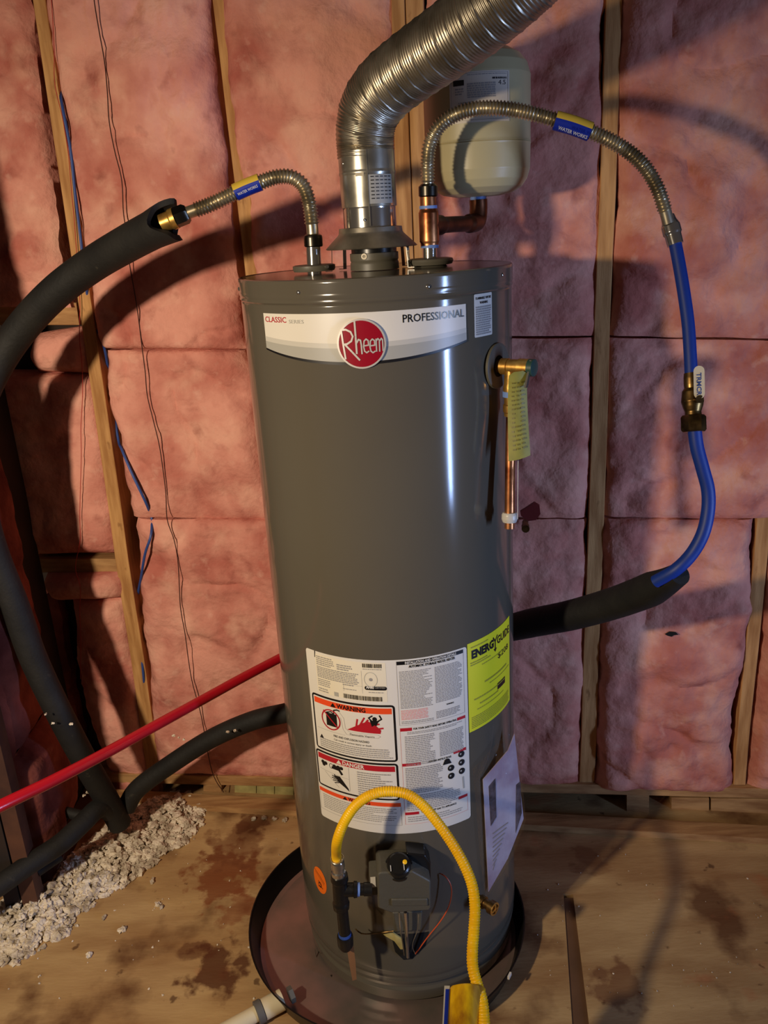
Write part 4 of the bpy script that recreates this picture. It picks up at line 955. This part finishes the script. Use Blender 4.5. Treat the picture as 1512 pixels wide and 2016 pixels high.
foam([pZ(-60, 1782, 1.98), pZ(0, 1742, 2.03), pZ(60, 1700, 2.08), pZ(120, 1660, 2.13), pZ(165, 1618, 2.18), pZ(196, 1590, 2.22), pZ(222, 1600, 2.27)], .026, 'black foam covered pipe lying at the lower left edge beside the fluff')
b = MB(); tube(b, [pZ(88, 1590, 2.26), pZ(120, 1597, 2.26), pZ(160, 1606, 2.26)], .015, .01, 16); tag(b.build('pipe_stub', M['foam'], loc=pZ(160, 1606, 2.26)), 'short grey pipe stub behind the crossing black pipes', 'pipe')
b = MB(); tube(b, [pZ(72, 1716, 2.13), pZ(118, 1684, 2.17)], .015, .01, 16); tag(b.build('pipe_stub', M['foam'], loc=pZ(118, 1684, 2.17)), 'short grey pipe piece under the black pipe at the left edge', 'pipe')
b = MB(); tube(b, [pZ(-70, 1622, 1.40), pZ(0, 1587, 1.44), pZ(100, 1539, 1.52), pZ(200, 1487, 1.62), pZ(300, 1432, 1.73), pZ(400, 1377, 1.85), pZ(480, 1333, 1.94), pZ(560, 1291, 2.03), pZ(640, 1250, 2.10)], .0112, .015, 20)
tag(b.build('red_pipe', M['redpex'], loc=pZ(640, 1250, 2.10)), 'glossy red plastic pipe rising from the left edge to behind the tank', 'pipe')

# ================================================================== GAS LINE, CONTROL, HOSE
TG = math.radians(3)
G3 = lambda x, y, d=.31: pt(x, y, TG, d)
gn = V((math.sin(TG), -math.cos(TG), 0)); gt = V((math.cos(TG), math.sin(TG), 0)); gz = V((0, 0, 1))
gv = thing('gas_control_valve', 'grey gas control box with a black dial on the tank front', 'gas valve', G3(790, 1800, .27))
def gpr(name, px, d0, d1, mt, bev=.0, par=gv):
    b = MB(); P = [G3(x, y, d1) for x, y in px]; b.prism(P[::-1] if False else P, -gn*(d1-d0)); ob = b.build(name, mt, par)
    if bev:
        md = ob.modifiers.new('b', 'BEVEL'); md.width = bev; md.segments = 3; md.limit_method = 'ANGLE'
    return ob
gpr('housing', [(743, 1722), (748, 1718), (812, 1715), (848, 1735), (849, 1787), (845, 1793), (770, 1798), (744, 1788)], TR+.006, .325, M['ctrl'], .004)
gpr('front_ridge', [(770, 1771), (842, 1770), (843, 1784), (770, 1785)], .323, .329, M['ctrl'], .0025)
gpr('bracket', [(800, 1680), (838, 1684), (848, 1700), (848, 1735), (812, 1718)], TR+.004, .295, M['blackp'], .003)
gpr('lower_block', [(772, 1797), (832, 1794), (830, 1832), (776, 1836)], TR+.002, .272, M['ctrl'], .003)
gpr('side_block', [(728, 1728), (745, 1726), (745, 1762), (728, 1764)], TR+.010, .312, M['ctrl'], .002)
b = MB(); P = [G3(x, y, .3128) for x, y in ((729, 1727), (739, 1726), (740, 1746), (730, 1747))]; b.prism(P, gn*.0006); b.build('barcode_sticker', M['white'], gv)
b = MB(); kc = G3(785, 1706, .305); kax = V((gn.x*.55, gn.y*.55, .83)).normalized()
b.lathe([(-.012, .027), (.000, .028), (.003, .0265), (.003, .0245), (.019, .0225), (.022, .019)], kc, kax, 28); kn = b.build('dial', M['blackp'], gv)
b = MB(); b.lathe([(0, .0045), (.003, .0045), (.004, .003)], kc+kax*.021+gt*.012+V((0, 0, .002)), kax, 14); tag(b.build('dial_marker', M['yellow'], kn), 'yellow dot on the dial')
for sx in (-.016, .010):
    b = MB(); b.box(kc+kax*.0195+gt*sx-V((0, .010, 0)), (.0008, .0055, .0006), (gt, kax.cross(gt).normalized(), kax)); b.build('dial_mark', M['lgrey'], kn)
b = MB(); b.lathe([(0, .006), (.018, .006), (.019, .007), (.026, .007)], G3(750, 1718, .29), gz, 12); b.build('inlet_screw', M['chrome'], gv)
b = MB(); tube(b, [G3(798, 1796, .292), G3(800, 1828, .290), G3(801, 1850, .284), G3(803, 1884, .262)], .0036, .01, 12); tag(b.build('burner_tube', M['chrome'], gv), 'bright metal tube into the burner opening')
b = MB(); tube(b, [G3(824, 1800, .30), G3(822, 1830, .29), G3(812, 1860, .28), G3(817, 1878, .262)], .0010, .01, 8); tube(b, [G3(786, 1796, .290), G3(788, 1828, .288), G3(792, 1850, .28), G3(796, 1880, .262)], .0016, .01, 8); b.build('pilot_line', M['galv'], gv)
b = MB(); tube(b, [G3(700, 1829, .262), G3(712, 1838, .27), G3(735, 1838, .268), G3(752, 1836, .265), G3(775, 1833, .27)], .0014, .008, 8); b.build('ground_line', M['oldbrass'], gv)
b = MB(); b.prism([pc(x, y, TR+.003) for x, y in ((752, 1835), (772, 1833), (790, 1845), (794, 1866), (788, 1866), (776, 1850), (760, 1841))], -gn*-.004); b.build('gasket', M['yelins'], gv)
b = MB(); tube(b, [pc(867, 1720, TR+.001), pc(876, 1725, TR+.012), pc(886, 1739, TR+.02), pc(889, 1760, TR+.024), pc(882, 1788, TR+.022), pc(866, 1815, TR+.018), pc(842, 1845, TR+.012), pc(818, 1878, TR+.003)], .0012, .006, 8)
tag(b.build('thermocouple_wire', mat('orange_wire', (214, 84, 40), .4), loc=pc(818, 1878, TR+.003)), 'thin orange wire looping beside the gas control box', 'wire')

gp_ = thing('gas_pipe_tee', 'black iron gas tee with capped drip leg left of the control box', 'pipe fitting', G3(680, 1850, .305))
DG = .315
def gfit(name, a, c, prof, mt, hexa=False, par=gp_): return axis_fit(name, prof, G3(*a, DG), G3(*c, DG), par, mt, 22, hexa)
gfit('tee_body', (668, 1722), (672, 1787), [(0, .0165), (.15, .0175), (.2, .0150), (.8, .0150), (.85, .0170), (1, .0160)], M['iron'])
gfit('tee_arm', (672, 1752), (703, 1751), [(0, .0135), (.75, .0135), (.8, .0160), (1, .0155)], M['iron'])
gfit('thread_tape', (703, 1751), (708, 1751), [(0, .0135), (1, .0135)], M['bluetape'])
gfit('nipple', (708, 1751), (732, 1750), [(0, .0115), (.3, .0115), (.35, .013), (1, .013)], M['iron'])
gfit('drip_leg', (673, 1785), (679, 1842), [(0, .0115), (1, .0120)], M['iron'])
gfit('thread_tape', (678.5, 1836), (679.3, 1844), [(0, .0130), (1, .0130)], M['bluewire'])
gfit('cap', (679, 1841), (681, 1867), [(0, .0155), (.15, .0165), (.7, .0160), (1, .0110)], M['iron'])
b = MB(); P = [G3(x, y, .300) for x, y in ((682, 1862), (696, 1862), (700, 1895), (702, 1928), (694, 1931), (688, 1900))]; b.prism(P, -gn*.002); b.build('drip_strip', M['strip'], gp_)  # thin brown strip below the drip cap
hs = thing('gas_hose', 'yellow coated flexible gas hose arching over the gas control box', 'hose', G3(668, 1722, DG))
hp = [G3(664, 1700, DG), G3(662, 1680, DG), pZ(664, 1655, 1.548), pZ(677, 1620, 1.542), pZ(699, 1587, 1.538), pZ(728, 1566, 1.536), pZ(762, 1558, 1.534), pZ(800, 1563, 1.53), pZ(832, 1585, 1.52), pZ(862, 1620, 1.505), pZ(893, 1665, 1.49), pZ(916, 1707, 1.475), pZ(930, 1745, 1.465), pZ(935, 1785, 1.455), pZ(933, 1830, 1.44), pZ(930, 1872, 1.425), pZ(931, 1905, 1.415), pZ(940, 1940, 1.405), pZ(950, 1975, 1.395), pZ(955, 2040, 1.38)]
b = MB(); tube(b, hp, lambda s, a, L: .0096+.0006*math.sin(2*math.pi*s/.0045)*min(1, max(.25, (s-.12)/.1)), .0008, 20); b.build('coated_tube', M['yellow'], hs)
b = MB(); axis = G3(664, 1690, DG)-G3(667, 1722, DG); b.lathe([(0, .0145), (.3*axis.length, .0145), (.35*axis.length, .012), (.55*axis.length, .0115), (.6*axis.length, .0140), (.9*axis.length, .0130), (axis.length, .0105)], G3(667, 1724, DG), axis.normalized(), 20); b.build('end_fitting', M['chrome'], hs)
b = MB(); c_ = G3(663.5, 1690, DG); C8 = [c_+V((.0125*math.cos(i/24*6.2832), .0125*math.sin(i/24*6.2832), .003*math.sin(i/24*6.2832))) for i in range(25)]; tube(b, C8, .0012, .004, 6, caps=False); b.build('retaining_ring', M['galv'], hs)
# yellow plastic sleeve tag
b = MB(); n = 10; rows = []
for j in range(9):
    y = 1940+j*20; row = []
    for i in range(n+1):
        x = 884+(i/n)*(72+(.1*j)) - j*1.0; Zc = 1.40-.02*math.sin(math.pi*i/n)-.002*j
        row.append(pZ(x, y+(4 if 0 < i < n else 8)-6*math.sin(math.pi*i/n), Zc))
    rows.append(row)
fr_v = [[b.vert(p) for p in r] for r in rows]; bk_v = [[b.vert(p+V((0, .002, 0))) for p in r] for r in rows]
for j in range(8):
    for i in range(n): b.face((fr_v[j+1][i], fr_v[j+1][i+1], fr_v[j][i+1], fr_v[j][i]), 0, True); b.face((bk_v[j][i], bk_v[j][i+1], bk_v[j+1][i+1], bk_v[j+1][i]), 0, True)
    b.face((fr_v[j][0], bk_v[j][0], bk_v[j+1][0], fr_v[j+1][0])); b.face((fr_v[j][n], fr_v[j+1][n], bk_v[j+1][n], bk_v[j][n]))
for i in range(n): b.face((fr_v[0][i], fr_v[0][i+1], bk_v[0][i+1], bk_v[0][i]))
ht = tag(b.build('hose_tag', M['yelpl'], loc=rows[0][0]), 'yellow plastic tag with a blue edge at the hose bottom', 'tag')
b = MB()
L0, L1 = pZ(883, 1942, 1.397), pZ(875, 2100, 1.382); W1 = RT_*.0060
b.prism([L0-W1*1.15, L0+W1*.35, L1+W1*.35, L1-W1*1.15], V((0, .0015, 0)), 0); b.prism([L0-W1*.85-FW*.003-UP_*.003, L0+W1*.15-FW*.003-UP_*.003, L1+W1*.15-FW*.003, L1-W1*.85-FW*.003], V((0, .0005, 0)), 1)
tag(b.build('blue_edge', [M['lgrey'], M['bluep']], ht), 'blue strip with a white outline')

# drain valve
dv_ = thing('drain_valve', 'small brass drain valve low on the right of the tank', 'valve', pc(930, 1765))
thd, zd = thz(932, 1765, TR); dn = V((math.sin(thd+.25), -math.cos(thd+.25), 0)); do = cyl(thd, zd, TR-.003)
b = MB(); b.lathe([(0, .015), (.004, .015)], do, dn, 24); b.build('socket', M['blackp'], dv_)
b = MB(); b.lathe([(.004, .010), (.020, .010), (.021, .013), (.032, .0135), (.033, .010), (.045, .0105), (.046, .0145), (.058, .0145)], do, dn, 20); b.build('valve_body', M['oldbrass'], dv_)
b = MB(); b.lathe([(0, .0145), (.001, .0145), (.001, .011), (-.006, .0105)], do+dn*.058, dn, 20, caps=False); b.lathe([(-.006, .0105), (-.0055, .0001)], do+dn*.058, dn, 20, m=1, caps=False)
b.build('outlet_rim', [M['brass'], M['dark']], dv_)
b = MB(); a2 = dn.cross(gz); b.box(do+dn*.060, (.011, .0012, .0015), (a2, dn, gz)); b.box(do+dn*.060, (.0015, .0012, .011), (a2, dn, gz)); b.build('stem_cross', M['brass'], dv_)

# ================================================================== DOCUMENT POUCH
tl = pc(951, 1535, TR+.006); thp = math.atan2(tl.x, -tl.y)
pa = thp-math.radians(7); pn = V((math.sin(pa), -math.cos(pa), 0)); sfp = PL(tl, pn)
dp = thing('document_pouch', 'clear plastic pouch of papers taped to the lower right of the tank', 'document pouch', tl)
def pget(x, y, k=0.): u, v = sfp.uv(x, y); return sfp.P(u, v, k)
b = MB(); pp = [(951, 1535), (1000, 1478), (1013, 1445), (1022, 1530), (1031, 1612), (1000, 1690), (962, 1756)]
b.prism([pget(x, y) for x, y in pp], -pn*.0015); pg = tag(b.build('paper_sheet', M['paper'], dp), 'pale printed sheet inside the pouch')
b = MB(); b.prism([pget(x, y, .0006) for x, y in ((962, 1548), (975, 1532), (977, 1608), (966, 1626))], pn*.0003, 0)
b.build('photo_print', M['paperp'], pg); b = MB(); b.prism([pget(x, y, .0006) for x, y in ((1016, 1545), (1024, 1538), (1027, 1600), (1015, 1640))], pn*.0003, 0)
b.build('photo_print', M['paperp'], pg); b = MB()
for i in range(9):
    y = 1640+i*9; x1 = 1000-(i*3.2); b.prism([pget(970, y, .0006), pget(x1, y-22+i*1.2, .0006), pget(x1, y-20+i*1.2, .0006), pget(970, y+2, .0006)], pn*.0002, 1)
b.build('printing', [M['paperp'], M['fine']], pg)
b = MB()
cpv = [(929, 1512), (940, 1500), (1000, 1440), (1013, 1405), (1020, 1470), (1030, 1560), (1034, 1615), (1010, 1680), (957, 1770), (945, 1700), (936, 1600)]
v_ = [b.vert(pget(x, y, .002+.002*math.sin(i*2.1))) for i, (x, y) in enumerate(cpv)]; c__ = b.vert(pget(985, 1590, .006))
for i in range(len(v_)): b.face((v_[i], v_[(i+1) % len(v_)], c__), 0, False)
b.build('plastic_film', M['clear'], dp)

# ================================================================== PVC DRAIN FITTING
p0, p1, p2 = pz(566, 1962, .030), pz(520, 1987, .026), pz(440, 2032, .024)
pv = thing('drain_fitting', 'off white plastic drain elbow with grey ring leaving the pan', 'pipe fitting', p1)
d_ = (p1-p0).normalized()
b = MB(); b.lathe([(0, .0225), (.045, .0225), (.046, .020)], p0+d_*.012, d_, 28); b.build('coupling', M['pvc'], pv)
b = MB(); b.lathe([(.055, .0215), (.056, .0245), (.070, .0245), (.071, .0215)], p0+d_*.003, d_, 28); b.build('gasket_ring', M['pvcg'], pv)
b = MB(); b.lathe([(.050, .0170), (.24, .0170)], p0, d_, 24); b.build('pipe', M['pvc'], pv)
b = MB(); b.lathe([(0, .018), (.010, .018)], p0-d_*.014, d_, 6, sm=False); b.build('lock_nut', M['pvcg'], pv)

# ================================================================== WIRES
def wire(name, P, r, mk, label, d=None):
    b = MB(); Q = []
    if d is not None:                                            # drapes over the batts
        for p, q in zip(P, P[1:]):
            n = max(1, int(abs(q[1]-p[1])/45))
            for i in range(n): x, y = p[0]+(q[0]-p[0])*i/n, p[1]+(q[1]-p[1])*i/n; Q.append(pw(x, y, onwall(x, y)))
        Q.append(pw(*P[-1][:2], onwall(*P[-1][:2])))
        k = [ (a-W0).dot(WN) for a in Q]; k2 = [max(k[max(0, i-1):i+2]) for i in range(len(k))]; k2 = [sum(k2[max(0, i-2):i+3])/len(k2[max(0, i-2):i+3]) for i in range(len(k2))]
        Q = [a+WN*(max(c, e)+.003-e) for a, c, e in zip(Q, k2, k)]
    else: Q = [pw(*q) for q in P]
    tube(b, Q, r, .012, 8); return tag(b.build(name, M[mk], loc=Q[-1]), label, 'wire')
wire('hanging_wire', [(186, -40), (189, 0), (207, 122), (218, 240), (241, 355), (246, 418), (259, 518), (270, 600), (285, 685), (293, 778), (315, 874), (328, 970), (352, 1111), (357, 1192), (376, 1300), (381, 1345), (397, 1409), (413, 1496), (428, 1525), (444, 1552, .03)], .0013, 'darkwire', 'thin dark wire hanging down over the pink insulation', .034)
wire('hanging_wire', [(100, -30), (105, 37, .03), (115, 167, .02), (135, 296), (148, 440), (159, 600), (165, 722), (163, 896), (160, 970), (159, 1155), (163, 1252), (165, 1330)], .0009, 'redwire', 'very thin red wire hanging beside the leftmost stud', .042)
wire('blue_cable', [(112, 140, -.05), (122, 205, .005), (139, 296, .012), (148, 381, .014), (158, 463, .018), (168, 552, .014), (180, 620, -.03), (204, 680, .004), (215, 740, -.05), (232, 860, -.03), (240, 885, .008), (259, 930, .03), (287, 989, .03), (295, 1010, .0), (299, 1024, .0), (297, 1055, .034), (286, 1089, .034), (279, 1130, .014), (270, 1200, -.05), (282, 1325, .004), (285, 1360, -.04)], .0036, 'bluewire', 'blue cable weaving between the leftmost stud and the pink insulation')

# small red clip and brass bit behind the copper pipe
rc = thing('plastic_clip', 'dull red plastic clip on the wall behind the copper pipe end', 'clip', pw(1045, 1020, .05))
b = MB(); b.prism([pw(x, y, .075) for x, y in ((1024, 1008), (1040, 998), (1052, 990), (1062, 996), (1064, 1012), (1055, 1024), (1040, 1026), (1026, 1016))], -WN*.012); b.build('wing', mat('dull_red_plastic', (104, 24, 20), .5), rc)
b = MB(); b.lathe([(0, .008), (.03, .008), (.031, .010), (.05, .010)], pw(1034, 1028, .02), WN, 12); b.build('stem', M['oldbrass'], rc)

# ================================================================== FLUFF + DEBRIS
pp = [pz(x, y) for x, y in ((398, 1568), (412, 1590), (398, 1630), (352, 1672), (300, 1706), (262, 1738), (215, 1762), (165, 1800), (140, 1842), (95, 1860), (70, 1880), (40, 1900), (10, 1905), (-40, 1935), (-90, 1880), (-40, 1800), (60, 1740), (130, 1690), (200, 1640), (250, 1590), (330, 1560))]
PX = [(p.x, p.y) for p in pp]
def inside(x, y):
    c = False; j = len(PX)-1
    for i in range(len(PX)):
        if (PX[i][1] > y) != (PX[j][1] > y) and x < (PX[j][0]-PX[i][0])*(y-PX[i][1])/(PX[j][1]-PX[i][1])+PX[i][0]: c = not c
        j = i
    return c
def edged(x, y):
    m_ = 9
    for (a, b_), (c, d) in zip(PX, PX[1:]+PX[:1]):
        L2 = (c-a)**2+(d-b_)**2; t = max(0, min(1, ((x-a)*(c-a)+(y-b_)*(d-b_))/L2)); m_ = min(m_, math.hypot(a+t*(c-a)-x, b_+t*(d-b_)-y))
    return m_
import itertools
ico = bmesh.new(); bmesh.ops.create_icosphere(ico, subdivisions=2, radius=1); IV = [v.co.copy() for v in ico.verts]; IF = [[v.index for v in f.verts] for f in ico.faces]; ico.free()
ic1 = bmesh.new(); bmesh.ops.create_icosphere(ic1, subdivisions=1, radius=1); IV1 = [v.co.copy() for v in ic1.verts]; IF1 = [[v.index for v in f.verts] for f in ic1.faces]; ic1.free()
def clump(mb, c, r, big=True):
    iv, if_ = (IV, IF) if big else (IV1, IF1); s = V((random.uniform(.7, 1.3), random.uniform(.7, 1.3), random.uniform(.5, .95))); o = V((random.random()*50,)*3)
    b0 = len(mb.v)
    for p in iv: mb.v.append(tuple(c+V((p.x*s.x, p.y*s.y, p.z*s.z))*r*(1+.9*noise.noise(p*1.7+o))))
    for f in if_: mb.face([b0+i for i in f], 0, False)
b = MB(); xs = [p[0] for p in PX]; ys = [p[1] for p in PX]; cnt = 0
while cnt < 5200:
    x, y = random.uniform(min(xs), max(xs)), random.uniform(min(ys), max(ys))
    if not inside(x, y): continue
    e = edged(x, y); k = noise.fractal(V((x*9, y*9, 2)), .8, 2, 3)
    if e < .035 and random.random() > e/.035*.8+.1: continue
    h = min(1, e/.09)*(.040+.03*k); r = random.uniform(.003, .0085) if random.random() < .88 else random.uniform(.009, .015)
    clump(b, V((x, y, max(.003, h*random.uniform(.2, 1)))), r, r > .008); cnt += 1
# stray pieces on the floor and caught on the pipes
for _ in range(90):
    x, y = random.uniform(10, 560), random.uniform(1640, 1990); p = pz(x, y)
    if y > 1640+.0*x and not inside(p.x, p.y): clump(b, V((p.x, p.y, .001)), random.uniform(.0012, .003), False)
for x, y in ((318, 1785), (310, 1780), (245, 1828), (238, 1831), (205, 1806), (345, 1568), (160, 1568), (300, 1735), (175, 1880), (520, 1610), (540, 1612), (560, 1614), (500, 1612)): clump(b, pz(x, y, .004), .007, True)
fo = b.build('cellulose_fluff', M['fluff'], loc=pz(200, 1750)); tag(fo, 'heap of loose off white shredded insulation on the floor at lower left', 'insulation', kind='stuff')
b = MB()
for x, y, Z in ((165, 1566, 2.24), (172, 1560, 2.24), (352, 1452, 2.24), (362, 1456, 2.24), (342, 1448, 2.24), (463, 1438, 2.18), (448, 1441, 2.18), (90, 1406, 2.03), (104, 1424, 2.05), (140, 1425, 2.05)): clump(b, pZ(x, y, Z), .004, True)
tag(b.build('insulation_crumbs', M['fluff'], loc=pZ(165, 1566, 2.24)), 'white crumbs of insulation caught on the black foam pipes', 'insulation', kind='stuff')
b = MB()
for _ in range(60):
    x, y = random.uniform(1040, 1500), random.uniform(1655, 1990); p = pz(x, y); clump(b, V((p.x, p.y, .001)), random.uniform(.0008, .0022), False)
tag(b.build('floor_crumbs', M['fluff'], loc=pz(1250, 1800)), 'tiny pale crumbs scattered on the plywood at right', 'debris', kind='stuff')
